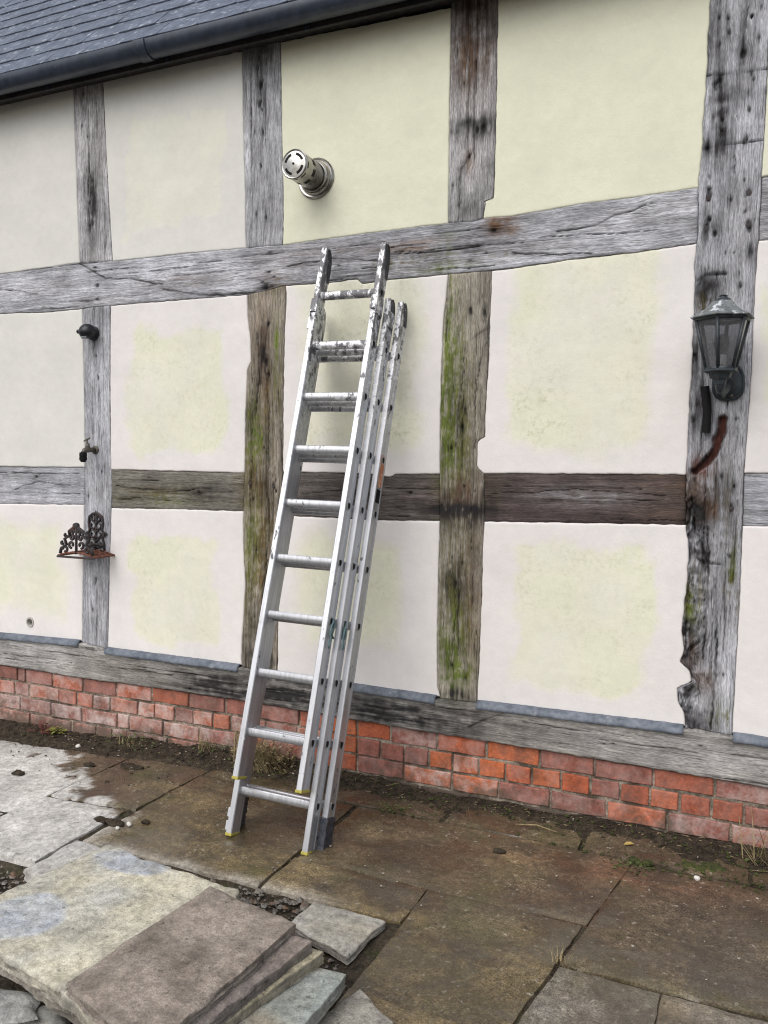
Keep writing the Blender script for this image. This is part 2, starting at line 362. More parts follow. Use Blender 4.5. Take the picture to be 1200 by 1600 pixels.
MT = edge_h([(0, 729), (131, 731), (174, 734), (380, 739), (441, 737), (560, 740), (595, 741), (600, 745), (612, 745), (616, 741), (687, 741), (756, 740), (1071, 742), (1163, 740), (1200, 740)], 13, .0018)
MB_ = edge_h([(0, 787), (131, 789), (174, 794), (290, 796), (380, 799), (437, 805), (590, 813), (687, 814), (756, 815), (1071, 820), (1160, 822), (1200, 822)], 14, .0018)
PB = edge_h([(0, 990), (128, 1002), (170, 1013), (375, 1040), (433, 1051), (553, 1070), (685, 1089), (745, 1096), (1060, 1134), (1143, 1146), (1200, 1155)], 15, .0015)
ST = shift(PB, -.008)
SB = edge_h([(0, 1037), (130, 1058), (290, 1080), (385, 1094), (550, 1122), (700, 1147), (850, 1170), (1000, 1195), (1200, 1228)], 16, .002)
TOP = const(3.66)
PTOP = edge_h([(0, 155), (114, 135), (160, 126), (378, 80), (440, 66), (705, 12), (778, -3)], 17, .002)

def spaced(n, length, fine):
    t = np.linspace(0, 1, n)
    if fine:
        e = np.array([.002, .0045, .008])/length; t = np.unique(np.concatenate([t[1:-1], [0, 1], e, 1-e]))
    return t
def patch(L, R, B, T, du, dv, fine=False):
    zc = 2.0
    x0 = float(np.mean(L(np.linspace(0, 3.6, 30)))); x1 = float(np.mean(R(np.linspace(0, 3.6, 30))))
    z0 = float(np.mean(B(np.linspace(x0, x1, 20)))); z1 = float(np.mean(T(np.linspace(x0, x1, 20))))
    nu = max(3, int((x1-x0)/du)+1); nv = max(3, int((z1-z0)/dv)+1)
    s = spaced(nu, x1-x0, fine)[None, :]; t = spaced(nv, z1-z0, fine)[:, None]
    X = x0+(x1-x0)*s+0*t; Z = z0+(z1-z0)*t+0*s
    for _ in range(7):
        l, r_ = L(Z), R(Z); X = l+(r_-l)*s
        b, tt = B(X), T(X); Z = b+(tt-b)*t
    return X, Z, (X-L(Z), R(Z)-X, Z-B(X), T(X)-Z)

# marks on the timber: holes, cracks, stains, knots (photo pixels, metres)
GREEN = (.10, .125, .028); OLIVE = (.105, .085, .038); DARK = (.018, .016, .017); BROWN = (.125, .072, .040); PURPLE = (.046, .031, .030); PALE = (.42, .41, .42); RUST = (.115, .030, .022)
HOLES = [(130, 146, .010), (128, 196, .008), (136, 214, .007), (150, 556, .008), (153, 592, .007), (149, 418, .008), (152, 446, .009), (152, 468, .009), (158, 738, .006), (138, 775, .007), (150, 905, .010), (145, 952, .007),
 (407, 132, .018), (405, 163, .010), (410, 207, .012), (398, 206, .006), (407, 258, .008), (415, 340, .010), (400, 335, .006), (421, 395, .008), (420, 425, .010), (428, 433, .007), (418, 508, .008), (416, 565, .016), (420, 585, .012), (390, 755, .010), (427, 760, .010), (412, 700, .007), (400, 860, .008), (395, 780, .008), (420, 905, .007),
 (755, 198, .018), (745, 203, .014), (733, 245, .008), (708, 290, .008), (725, 130, .006), (735, 485, .012), (757, 488, .015), (727, 640, .010), (722, 668, .012), (705, 700, .010), (725, 760, .010), (712, 912, .014), (722, 880, .008), (707, 1040, .009), (727, 1060, .008), (733, 420, .006),
 (1138, 28, .013), (1124, 27, .009), (1139, 50, .012), (1186, 59, .010), (1162, 82, .022), (1190, 10, .007), (1125, 68, .006), (1174, 115, .009), (1125, 125, .014), (1117, 133, .010), (1178, 124, .006), (1171, 172, .008), (1129, 187, .012), (1115, 183, .009), (1128, 205, .010), (1163, 222, .010), (1105, 232, .014), (1109, 278, .006), (1163, 282, .006),
 (1107, 308, .015), (1142, 313, .010), (1171, 301, .015), (1104, 356, .016), (1169, 352, .013), (1117, 365, .011), (1107, 342, .008), (1165, 330, .007), (1172, 392, .014), (1147, 395, .006), (1134, 395, .005), (1157, 447, .008), (1154, 560, .010), (1150, 590, .006), (1085, 555, .012), (1084, 657, .012), (1096, 606, .010), (1150, 655, .006), (1085, 750, .010), (1147, 760, .010), (1143, 795, .012), (1128, 745, .010), (1137, 620, .007), (1105, 870, .010), (1100, 880, .012), (1105, 1060, .006), (1130, 1055, .008), (1140, 870, .007),
 (772, 360, .022), (415, 447, .020), (1018, 318, .006), (735, 408, .008), (760, 395, .006), (530, 415, .006), (300, 1075, .012), (945, 1160, .006), (960, 1160, .005), (310, 770, .010), (360, 768, .006), (55, 745, .010), (1095, 1163, .005), (860, 1135, .004), (640, 770, .008), (690, 790, .006)]
CRACKS = [([(122, 410), (145, 425), (165, 436), (200, 436), (255, 443)], .006), ([(255, 452), (300, 461), (330, 462), (395, 456), (425, 447)], .009), ([(0, 452), (60, 460)], .003),
 ([(870, 362), (930, 352), (960, 337), (1010, 322)], .005), ([(800, 395), (870, 398), (925, 396)], .004),
 ([(1172, 0), (1160, 70), (1152, 140), (1149, 210), (1148, 300)], .004), ([(1100, 118), (1199, 108)], .004), ([(1098, 232), (1190, 220)], .004),
 ([(1085, 440), (1105, 430), (1135, 428)], .010), ([(720, 262), (717, 300), (716, 345)], .006), ([(735, 240), (722, 262)], .006), ([(765, 520), (752, 560), (742, 620), (741, 700)], .004), ([(738, 530), (762, 512)], .005),
 ([(1117, 905), (1120, 980), (1116, 1060), (1112, 1140)], .007), ([(1105, 830), (1108, 880), (1125, 882)], .006), ([(1090, 830), (1105, 880), (1104, 960), (1098, 1030)], .006), ([(1072, 745), (1082, 790), (1075, 820)], .008),
 ([(407, 70), (402, 120), (408, 160)], .003), ([(138, 240), (143, 300), (141, 360)], .005), ([(420, 480), (412, 560), (420, 640), (418, 720), (420, 820), (412, 920), (402, 1010)], .005), ([(402, 520), (405, 590), (398, 650)], .006),
 ([(735, 1133), (790, 1113)], .004), ([(365, 1065), (366, 1090)], .004), ([(725, 560), (715, 640), (713, 700)], .004), ([(706, 870), (712, 960), (705, 1040)], .004), ([(180, 760), (260, 768), (330, 764)], .003), ([(770, 772), (900, 765), (1040, 775)], .003), ([(470, 770), (540, 765), (600, 775)], .003), ([(1100, 640), (1098, 700), (1082, 735)], .005), ([(1140, 560), (1136, 640), (1128, 720)], .004), ([(20, 765), (60, 752), (110, 760)], .003), ([(620, 395), (700, 388), (760, 380)], .003), ([(450, 415), (520, 405), (590, 408)], .004)]
STAINS = [(143, 315, .05, .22, .85, DARK), (140, 165, .06, .10, .4, DARK), (140, 345, .09, .10, .5, DARK), (150, 870, .08, .08, .25, DARK),
 (409, 165, .05, .20, .35, DARK), (410, 330, .08, .12, .35, DARK), (410, 90, .12, .09, .5, DARK),
 (740, 40, .14, .30, .65, BROWN), (740, 40, .14, .22, .55, DARK), (725, 95, .10, .14, .45, BROWN), (750, 200, .09, .06, .8, DARK), (712, 200, .03, .06, .6, DARK), (730, 250, .04, .07, .6, BROWN), (735, 330, .12, .08, .35, DARK),
 (1128, 180, .05, .30, .7, DARK), (1115, 60, .05, .22, .5, DARK), (1170, 60, .05, .18, .4, DARK), (1145, 150, .12, .04, .4, DARK), (1110, 228, .06, .05, .7, DARK), (1110, 360, .05, .09, .5, DARK), (1175, 395, .04, .07, .6, DARK), (1105, 460, .06, .10, .75, DARK), (1095, 480, .05, .06, .6, OLIVE),
 (775, 352, .06, .05, .9, BROWN), (800, 352, .05, .05, .9, BROWN), (640, 385, .22, .035, .55, BROWN), (640, 410, .25, .04, .55, OLIVE), (700, 420, .18, .03, .45, GREEN), (800, 395, .30, .03, .35, OLIVE), (740, 385, .08, .07, .5, DARK), (290, 440, .30, .04, .35, BROWN), (430, 440, .12, .06, .5, BROWN), (480, 400, .3, .06, .3, BROWN), (560, 430, .3, .05, .35, DARK), (60, 450, .35, .08, .3, PALE), (960, 360, .35, .09, .15, PALE),
 (410, 520, .08, .25, .3, BROWN), (412, 600, .05, .35, .7, BROWN), (395, 690, .09, .28, .75, OLIVE), (400, 700, .08, .28, .8, GREEN), (430, 620, .05, .3, .5, OLIVE), (405, 880, .10, .35, .45, GREEN), (432, 530, .03, .30, .5, GREEN), (405, 760, .12, .14, .7, BROWN), (408, 880, .13, .50, .8, OLIVE), (392, 850, .06, .30, .4, GREEN), (420, 930, .08, .4, .5, BROWN), (405, 1000, .13, .20, .5, DARK), (412, 560, .04, .10, .7, DARK),
 (697, 560, .05, .50, .85, GREEN), (702, 660, .08, .40, 1.0, GREEN), (705, 590, .07, .30, .7, GREEN), (715, 980, .09, .25, .6, GREEN), (712, 720, .08, .25, .5, GREEN), (730, 640, .08, .45, .35, OLIVE), (758, 600, .05, .5, .25, DARK), (715, 797, .16, .075, 1.3, DARK), (720, 770, .12, .10, .5, BROWN), (715, 860, .12, .20, .45, OLIVE), (710, 925, .08, .16, .8, DARK), (712, 960, .09, .20, .6, OLIVE), (705, 1000, .07, .22, .7, GREEN), (715, 1055, .09, .10, .95, GREEN), (715, 1085, .11, .035, .9, DARK), (740, 950, .05, .35, .35, BROWN),
 (1110, 690, .07, .25, .25, DARK), (1098, 730, .06, .06, .7, RUST), (1090, 770, .07, .10, .75, BROWN), (1110, 780, .07, .08, .6, DARK), (1085, 800, .06, .08, .85, DARK), (1130, 770, .06, .18, .5, DARK), (1140, 760, .09, .2, .2, OLIVE), (1085, 945, .05, .16, .75, OLIVE), (1082, 950, .03, .10, .8, GREEN), (1145, 900, .05, .22, .55, OLIVE), (1145, 880, .03, .10, .5, GREEN), (1075, 985, .05, .05, .9, DARK), (1078, 1020, .05, .06, .7, BROWN), (1100, 1060, .07, .10, .4, BROWN), (1090, 1130, .06, .05, .6, DARK), (1130, 1128, .06, .05, .8, OLIVE), (1130, 1110, .05, .06, .4, GREEN), (1088, 640, .05, .15, .5, DARK), (1085, 560, .04, .12, .6, DARK), (1105, 900, .04, .3, .25, PALE), (1090, 785, .06, .07, .8, DARK), (1108, 795, .05, .05, .7, BROWN), (1080, 1030, .04, .05, .7, DARK), (1074, 1075, .04, .03, .7, DARK), (1100, 1100, .05, .08, .35, PALE), (1098, 850, .03, .12, .4, DARK), (1112, 450, .05, .06, .55, DARK), (1130, 700, .03, .2, .35, PALE),
 (250, 770, .40, .05, .45, OLIVE), (240, 782, .30, .03, .4, GREEN), (320, 768, .20, .06, .5, DARK), (480, 770, .4, .1, .35, DARK), (640, 775, .4, .12, .35, PURPLE), (770, 775, .05, .08, .5, OLIVE), (770, 795, .06, .08, .6, DARK), (1030, 780, .20, .12, .3, BROWN), (900, 780, .5, .12, .4, PURPLE), (920, 775, .3, .05, .25, PALE),
 (340, 1070, .35, .09, .65, DARK), (330, 1060, .25, .05, .5, DARK), (450, 1085, .5, .12, .75, DARK), (620, 1115, .45, .09, .7, DARK), (600, 1105, .2, .06, .5, DARK), (720, 1130, .2, .10, .35, DARK), (50, 1020, .5, .09, .25, PALE), (220, 1050, .35, .07, .2, OLIVE), (800, 1130, .3, .08, .25, DARK), (1000, 1170, .4, .09, .15, PALE), (1150, 1185, .2, .05, .25, PALE), (712, 797, .12, .030, 1.5, DARK), (735, 795, .10, .022, 1.2, DARK), (740, 190, .10, .03, .7, DARK), (1087, 800, .05, .05, 1.0, DARK), (410, 1030, .12, .05, .7, DARK)]
KNOTS = [(715, 85, .05), (755, 200, .05), (730, 250, .06), (145, 320, .05), (1100, 990, .07), (1090, 1085, .08), (1090, 780, .09), (1105, 370, .07), (415, 570, .06), (400, 700, .05), (757, 490, .06), (712, 912, .05), (725, 650, .05), (1020, 318, .07), (260, 430, .05), (640, 395, .04), (55, 748, .06), (310, 768, .05), (1010, 790, .07), (408, 210, .05), (1162, 82, .05), (1100, 460, .09), (1090, 600, .07), (1085, 860, .07), (140, 640, .05), (720, 1040, .05), (405, 900, .05), (900, 770, .04)]
HOLES_W = [wp(a, b)+(c*.75,) for a, b, c in HOLES]
CR_W = [([wp(*q) for q in pl], wd) for pl, wd in CRACKS]
ST_W = [wp(a, b)+(c, d, e, f) for a, b, c, d, e, f in STAINS]
KN_W = [wp(a, b)+(c,) for a, b, c in KNOTS]
GROOVE = [wp(*q) for q in [(1128, 655), (1128, 668), (1123, 690), (1114, 710), (1100, 726), (1084, 738)]]

def segdist(X, Z, pl):
    d = np.full(X.shape, 9.)
    for (ax, az), (bx, bz) in zip(pl[:-1], pl[1:]):
        vx, vz = bx-ax, bz-az; L2 = vx*vx+vz*vz
        t = np.clip(((X-ax)*vx+(Z-az)*vz)/L2, 0, 1); d = np.minimum(d, np.hypot(X-ax-t*vx, Z-az-t*vz))
    return d
def timber(name, L, R, B, T, axis, base, seed, parent, face=0.0, rough=1.0, gnarl=0.0):
    du, dv = (.004, .006) if axis == 'z' else (.006, .004)
    X, Z, (dl, dr, db, dt) = patch(L, R, B, T, du, dv)
    u, v = (X, Z) if axis == 'z' else (Z, X)
    ed = np.minimum(dl, dr) if axis == 'z' else np.minimum(db, dt)
    en = np.minimum(db, dt) if axis == 'z' else np.minimum(dl, dr)
    # grain direction, bent round knots and drifting
    uw = u+.012*fbm(u*3, v*1.4, seed+3)+.006*fbm(u*9, v*4, seed+5)
    for kx, kz, kr in KN_W:
        d2 = (X-kx)**2+(Z-kz)**2
        if d2.min() < kr*kr:
            ku = kx if axis == 'z' else kz; uw = uw-(u-ku)*.75*np.exp(-d2/(kr*.6)**2)
    gr = np.stack([uw, v, np.full_like(X, seed*3.3)], -1)
    y = face+.0045*np.exp(-np.maximum(ed, 0)/.003)*rough*(.6+1.2*np.abs(fbm(v*9, u*0+seed, seed+71)))+.004*np.exp(-np.maximum(en, 0)/.003)
    y = y+.0035*fbm(uw*38, v*2.2, seed+21)*rough+.005*fbm(u*6, v*2.5, seed+31)*rough
    tint = np.array(base)[None, None, :]*(1+.22*fbm(u*9, v*1.6, seed+41)[..., None]*2)
    tint = tint*np.array([1, 1, 1])+np.clip(fbm(u*5, v*1.2, seed+47), 0, 1)[..., None]*np.array([.03, .022, .012])
    if gnarl:
        gm = sm(.15, .0, dl)*sm(1.62, 1.35, Z)
        y = y+gnarl*gm*(np.abs(fbm(X*26+3*fbm(X*9, Z*7, 5), Z*10, seed+51))*1.7-.2)
        tint = tint*(1-.82*gm*sm(.06, .30, np.abs(fbm(X*30+3*fbm(X*9, Z*7, 5), Z*11, seed+52))))[..., None]
    n = fbm(X*34, Z*34, seed+61, 3)
    fib = fbm(uw*90, v*6, seed+66, 3)
    wob_x = .010*fbm(X*11, Z*11, seed+81, 3)+.004*vn(X*60, Z*60, seed+82); wob_z = .010*fbm(X*11+5, Z*11, seed+83, 3)
    for sx, sz, rx, rz, k, c in ST_W:
        q = ((X-sx)/rx)**2+((Z-sz)/rz)**2
        if q.min() > 5: continue
        m = np.clip(k*np.exp(-q*1.4)*(1.05+.9*n+1.5*fib), 0, .97)[..., None]
        if c is GREEN or c is OLIVE:
            m = m*(.42+.7*sm(-.16, .18, fbm(X*55, Z*38, seed+88, 3)+.5*fib))[..., None]
        tint = tint*(1-m)+np.array(c)*m
    rs = random.Random(seed*7+1); u0, u1, v0, v1 = float(u.min()), float(u.max()), float(v.min()), float(v.max())
    for _ in range(max(2, int((v1-v0)*4.5))):
        cu = rs.uniform(u0+.012, u1-.012); cv = rs.uniform(v0, v1); L2 = rs.uniform(.06, .34); wd = rs.uniform(.0016, .0042)
        path = cu+.014*fbm(v*2.2, v*0+cu*9, seed+int(cv*100), 3)+.004*fbm(v*14, v*0+cu*5, seed+3, 2)
        q = np.abs(v-cv)/L2; tap = np.clip(1-q, 0, 1)**.6
        if tap.max() <= 0: continue
        d = np.abs(u-path); m = sm(wd*tap+.0004, wd*tap*.3, d)*(q < 1)*np.clip(.8+.9*fbm(v*20, u*20, seed+7, 2), .25, 1)
        y = y+.008*m; tint = tint*(1-.85*m[..., None])
        tint = tint*(1-.16*(np.exp(-(d/(wd*3.5))**2)*tap)[..., None])
    for hx, hz, r_ in HOLES_W:
        dx, dz = X-hx, Z-hz
        hk = .5+.5*_hash(np.array(hx*977), np.array(hz*771), 3); asp = .45+.4*_hash(np.array(hx*571), np.array(hz*371), 5)
        d = np.hypot(dx*(1 if axis == 'z' else asp), dz*(asp if axis == 'z' else 1))*(1+.9*n+.7*fib)
        if d.min() > r_*2.5: continue
        m = sm(r_*1.15, r_*.35, d)*hk; y = y+.010*m; tint = tint*(1-.93*m[..., None])
        e = np.exp(-(dx/(r_*1.1 if axis == 'z' else r_*3.5))**2-(dz/(r_*3.5 if axis == 'z' else r_*1.1))**2)*.55*(1+fib)
        tint = tint*(1-np.clip(e, 0, .9)[..., None])
    for pl, wd in CR_W:
        d = segdist(X+wob_x, Z+wob_z, pl)+.0022*np.abs(n)
        if d.min() > wd*3: continue
        m = sm(wd*.95, wd*.2, d)*np.clip(.75+1.2*fbm(X*13, Z*13, seed+91, 3), .3, 1); y = y+.010*m; tint = tint*(1-.88*m[..., None])
        tint = tint*(1-.22*np.exp(-(d/(wd*3))**2)[..., None])
    d = segdist(X, Z, GROOVE)
    if d.min() < .05:
        m = sm(.024, .013, d+.010*n+.006*fib+.010*fbm(X*22, Z*22, seed+96, 3)+.010*sm(1.60, 1.52, Z)); y = y+.036*m
        gc = np.array([.026, .012, .010])[None, None, :]+np.clip(.45+1.1*fbm(X*30, Z*18, seed+95, 3), 0, 1)[..., None]*np.array([.060, .016, .010])  # red-brown of the groove, painted darker to suggest shade in the hollow
        tint = tint*(1-m[..., None])+gc*m[..., None]
    edgedark = .08*np.exp(-np.maximum(ed, 0)/.005)*(1+fib); tint = tint*(1-edgedark[..., None])
    return sheet(name, np.stack([X, y, Z], -1), .07, MW, parent, np.clip(tint, .004, .8), gr)

house = thing('timber_framed_house', 'old timber framed house wall with cream plaster panels, grey oak beams and brick plinth', 'house', (-2, 0, 0))
house.location = (0, 0, 0)
SILV = (.30, .302, .32); GREY = (.29, .292, .305); WARM = (.225, .200, .165); DIM = (.17, .155, .14)
# posts (in two lengths where the top rail runs across them)
for i, cu, cl in ((0, SILV, SILV), (1, (.33, .322, .33), SILV), (2, (.32, .322, .335), WARM), (3, (.30, .292, .295), (.25, .228, .190)), (5, GREY, GREY)):
    L, R = PE[i]
    timber('timber_post', L, R, TT, TOP, 'z', cu, 10+i, house)
    timber('timber_post', L, R, ST, TB, 'z', cl, 20+i, house)
timber('timber_post', PE[4][0], PE[4][1], ST, TOP, 'z', (.34, .343, .365), 33, house, gnarl=.045)
# rails
timber('timber_rail', const(-5.4), shift(PE[4][0], -.002), TB, TT, 'x', (.335, .338, .36), 41, house, face=-.002)
timber('timber_rail', shift(PE[4][1], .002), const(1.6), TB, TT, 'x', (.31, .31, .32), 42, house, face=.003)
for k, (i, c) in enumerate(((0, (.31, .313, .335)), (1, (.150, .140, .118)), (2, (.115, .100, .090)), (3, (.066, .051, .048)), (4, (.31, .316, .34)))):
    timber('timber_rail', shift(PE[i][1], .0015), shift(PE[i+1][0], -.0015), MB_, MT, 'x', c, 50+k, house, face=.006)
timber('sill_beam', const(-5.4), const(1.6), SB, ST, 'x', (.25, .238, .222), 60, house, face=-.022)

# plaster panels
EDGE = np.array([.700, .668, .652]); CREAM = np.array([.685, .678, .540]); OLD = np.array([.675, .672, .535]); WHITE = np.array([.640, .630, .595])
def panel(i, row, seed, rect=None, alg=0., base=EDGE, inner=CREAM, hole=None):
    L, R = shift(PE[i][1], .0008) if i >= 0 else const(-5.4), shift(PE[i+1][0], -.0008) if i < 5 else const(1.6)
    B, T = ((TT, PTOP), (MT, TB), (PB, MB_))[row]
    X, Z, (dl, dr, db, dt) = patch(L, R, shift(B, .001), shift(T, -.001) if row else T, .012, .012, True)
    e = np.minimum(np.minimum(dl, dr), np.minimum(db, dt if row else db))
    y = .001+.0035*fbm(X*2.2, Z*2.2, seed)+.0012*fbm(X*14, Z*14, seed+5)+.006*np.exp(-np.maximum(e, 0)/.0022)
    mk = np.zeros_like(X)
    n = fbm(X*7, Z*7, seed+9)
    if rect is not None:                    # the older, yellower coat left uncovered in the middle of the panel
        (x0, z0), (x1, z1) = wp(rect[0], rect[3]), wp(rect[2], rect[1])
        wob = .10*fbm(X*3.1, Z*3.1, seed+13)+.05*fbm(X*9, Z*9, seed+14)+.012*vn(X*4, Z*46, seed+19)+.012*vn(X*46, Z*4, seed+20); sf = rect[4] if len(rect) > 4 else .022
        mk = sm(-sf, sf, X-x0+wob)*sm(-sf, sf, x1-X+wob*.8)*sm(-sf, sf, Z-z0+wob)*sm(-sf, sf, z1-Z-wob)
        mk = mk*np.clip(.82+.5*fbm(X*5, Z*4, seed+23), .4, 1); y = y+.0010*mk
    c = base*(1-mk[..., None])+inner*mk[..., None]
    c = c*(1+.03*n[..., None])
    # brush-overlap streaks
    c = c*(1+.012*vn(X*1.5, Z*30, seed+15)[..., None])
    al = np.clip(mk*alg*(.35+1.2*np.clip(fbm(X*3.2, Z*2.6, seed+77)+.35, 0, 1)), 0, 1)
    drop = None
    if hole is not None:
        hx, hz, hr = hole; drop = np.hypot(X-hx, Z-hz) < hr*.9
    sheet('plaster_panel', np.stack([X, y, Z], -1), .05, MP, house, np.concatenate([c, al[..., None]], -1), None, drop)
VH = wp(47, 972)
FAR = (-9, -9)
for i in (0, 1, 2, 3, 4):
    s = 100+i*7
    top_base = {0: WHITE*.97, 1: WHITE*.98, 2: OLD, 3: OLD, 4: OLD}[i]
    panel(i, 0, s, {1: (200, 165, 350, 365, .012)}.get(i), 0, top_base, OLD*.45+WHITE*.55 if i == 1 else OLD)
    panel(i, 1, s+1, {1: (205, 510, 345, 700), 2: (470, 400, 660, 700, .05), 3: (790, 300, 1020, 700, .04), 4: (1200, 400, 1500, 700)}.get(i), {1: .8, 2: .9, 3: .8}.get(i, .3), {0: WHITE, 3: EDGE}.get(i, EDGE), CREAM)
    panel(i, 2, s+2, {0: (-20, 830, 100, 950, .06), 1: (210, 845, 340, 990), 2: (470, 850, 625, 1010, .05), 3: (795, 868, 1020, 1070)}.get(i), {0: .15, 1: .5, 2: .6, 3: .5}.get(i, .2), EDGE, CREAM, (VH[0], VH[1], .022) if i == 0 else None)
# little open pipe in the lower left panel
b = MB(); b.lathe([(.030, .0), (.029, -.004), (.0215, -.004), (.0205, 0), (.020, .06)], (VH[0], -.0005, VH[1]), (0, 1, 0), 24)
vp_ = b.build('vent_pipe', plain('pipe_rim', (.42, .40, .37), .8), house, True, auto=40)
b = MB(); b.lathe([(.0205, .05), (.001, .051)], (VH[0], 0, VH[1]), (0, 1, 0), 24); b.build('vent_throat', M_grit, vp_)
# lead strips along the foot of the panels
for i in (0, 1, 2, 3, 4):
    x0 = float(PE[i][1](.5))+.004; x1 = float(PE[i+1][0](.5))-.006
    n = 60; xs = np.linspace(x0, x1, n); zt = PB(xs)
    rows = []
    for k, (dz, y) in enumerate(((.010, .006), (.006, -.006), (-.004, -.013), (-.016, -.017), (-.025, -.019), (-.027, -.014))):
        w_ = .0025*fbm(xs*11, xs*0+k, 300+i)-.016*min(1, k/2); rows.append(np.stack([xs, y+w_, zt+dz+.0025*fbm(xs*7, xs*0, 320+i)*(1 if k > 2 else .3)], -1))
    P = np.array(rows)[::-1]
    sheet('lead_flashing', P, .012, M_lead, house)
b = MB(); b.box(-5.4, 1.6, .055, .30, -.25, 3.75); b.build('light_stop_core', M_core, house)  # unseen box added behind the wall so no light leaks through

# ------------------------------------------------------------------ brick plinth
J1 = [-60, 28, 40, 82, 130, 182, 237, 295, 352, 398, 468, 515, 558, 610, 683, 760, 844, 929, 1021, 1117, 1215]
J2 = [-52, 23, 45, 92, 120, 145, 172, 215, 242, 273, 302, 333, 360, 415, 465, 512, 558, 595, 632, 670, 707, 748, 790, 831, 877, 922, 969, 1015, 1062, 1112, 1162, 1215]
J3 = [-40, 32, 80, 128, 183, 202, 255, 312, 370, 428, 490, 558, 630, 706, 779, 860, 948, 1042, 1142, 1245]
J4 = [-20, 47, 112, 150, 175, 198, 262, 322, 384, 445, 510, 580, 655, 735, 815, 900, 990, 1085, 1185]
plinth = None
b = MB(); b.box(-5.4, 1.6, .019, .054, -.25, .29)
plinth_me = sheet('brick_plinth', np.stack([np.tile(np.linspace(-5.4, 1.6, 260), (26, 1)), .0065+.006*fbm(np.tile(np.linspace(-5.4, 1.6, 260), (26, 1))*30, np.tile(np.linspace(-.25, 1, 26)[:, None], (1, 260))*10, 900), None or (lambda X: -.25+(np.clip(SB(X)+.006, 0, 1)+.25)*np.linspace(0, 1, 26)[:, None])(np.tile(np.linspace(-5.4, 1.6, 260), (26, 1)))], -1), .06, M_mortar, house)
plinth = plinth_me
PITCHB = .0895; JT = .0125
def wallx(px, z):                          # wall x of a joint seen at pixel column px at height z
    lo, hi = 700., 1500.
    for _ in range(40):
        m_ = (lo+hi)/2
        if wp(px, m_)[1] > z: lo = m_
        else: hi = m_
    return wp(px, lo)[0]
rb = random.Random(5)
def brick_mesh(x0, x1, z0, z1, seed):
    nu = max(4, int((x1-x0)/.022)); nv = 4
    xs_ = np.concatenate([[x0, x0+.0035], np.linspace(x0, x1, nu)[1:-1], [x1-.0035, x1]]); zs_ = np.array([z0, z0+.0035, (z0+z1)/2, z1-.0035, z1])
    X, Z = np.meshgrid(xs_, zs_)
    e = np.minimum(np.minimum(X-x0, x1-X), np.minimum(Z-z0, z1-Z))
    px = X+.005*fbm(X*24, Z*24, seed); pz = Z+.005*fbm(X*17+9, Z*22, seed+3)
    y = 0.0035*fbm(X*14, Z*20, seed+7)+np.where(e < 1e-6, .0035+.004*np.abs(fbm(X*40, Z*40, seed+8)), 0)
    return np.stack([px, y, pz], -1)
for ci, J in enumerate((J1, J2, J3, J4)):
    zc = .300-PITCHB*(ci+.5)
    xs = [wallx(p, zc) for p in J]
    while xs[0] > -5.2: xs.insert(0, xs[0]-(.226 if ci % 2 == 0 else .115))
    while xs[-1] < 1.4: xs.append(xs[-1]+(.226 if ci % 2 == 0 else .115))
    for k, (a, c) in enumerate(zip(xs[:-1], xs[1:])):
        dz0 = float(SB((a+c)/2))-.300
        z1 = .300-PITCHB*ci-JT*.5+dz0*.9; z0 = z1-PITCHB+JT
        off = rb.uniform(-.006, .003)
        P = brick_mesh(a+JT*.45, c-JT*.45, z0+rb.uniform(-.002, .002), z1+rb.uniform(-.002, .001), 1000+ci*100+k)
        P[..., 1] += off-.001
        o = sheet('brick', P, .045, MBK, plinth); o.data.set_sharp_from_angle(angle=math.radians(28))
        left = sm(-1.9, -3.0, np.array((a+c)/2)); q = rb.random()
        red = np.array([.32, .070, .032]); orange = np.array([.45, .118, .042]); dusk = np.array([.24, .085, .062]); pink = np.array([.30, .155, .13]); ctr = float(np.exp(-(((a+c)/2+1.1)/.6)**2))
        cc = red*.6+orange*.4 if q < .42 else (orange if q < .42+.18+.3*ctr else dusk)
        lf = left*(.75 if ci > 1 else .5 if ci > 0 else .2); cc = cc*(1-lf)+pink*lf
        if (a+c)/2 > -.6: cc = cc*.6+dusk*.4
        cc = cc*rb.uniform(.85, 1.12)
        wh = (.04+.26*rb.random())*(1+left*2.4*(ci > 0))
        if ci >= 2 and rb.random() < .35: wh += .25
        if rb.random() < .16: wh += .4
        if ci == 3 and (a+c)/2 > -2.6: cc = np.array([.075, .05, .04]); wh = .05
        o.color = (*cc, min(wh, .9))

# ------------------------------------------------------------------ eaves: fascia, soffit, gutter, slate roof
XE0, XE1 = -5.6, 1.7
b = MB(); b.box(XE0, XE1, -.098, -.076, 3.605, 3.72); b.build('fascia_board', M_fascia, house)
b = MB(); b.box(XE0, XE1, -.0755, .05, 3.632, 3.645); b.build('soffit', M_fascia, house)
gy, gz, gr_ = -.163, 3.668, .060
def gutter_prof(r, n=16, lip=True):
    p = [(gy-r*math.cos(math.pi*k/n), gz-r*1.08*math.sin(math.pi*k/n)) for k in range(n+1)]
    return p
def sweep_x(b, prof, x0, x1):
    n = len(prof); V = [(x, y, z) for x in (x0, x1) for y, z in prof]
    b.add(V, [[k, k+1, n+k+1, n+k] for k in range(n-1)])
def shell(x0, x1, r, th=.004):
    b = MB(); po = gutter_prof(r); pi = gutter_prof(r-th)[::-1]
    lipo = [(gy-r-.003, gz+.001), (gy-r-.003, gz+.006), (gy-r+th, gz+.006)]
    loop = po+[(y, z) for y, z in pi]
    loop = [(gy-r+.0, gz+.005)]+po+pi+[(gy-r+th, gz+.005)]
    n = len(loop); V = [(x, y, z) for x in (x0, x1) for y, z in loop]
    b.add(V, [[k, (k+1) % n, n+(k+1) % n, n+k] for k in range(n)]+[list(range(n)), [n+k for k in range(n)][::-1]])
    return b
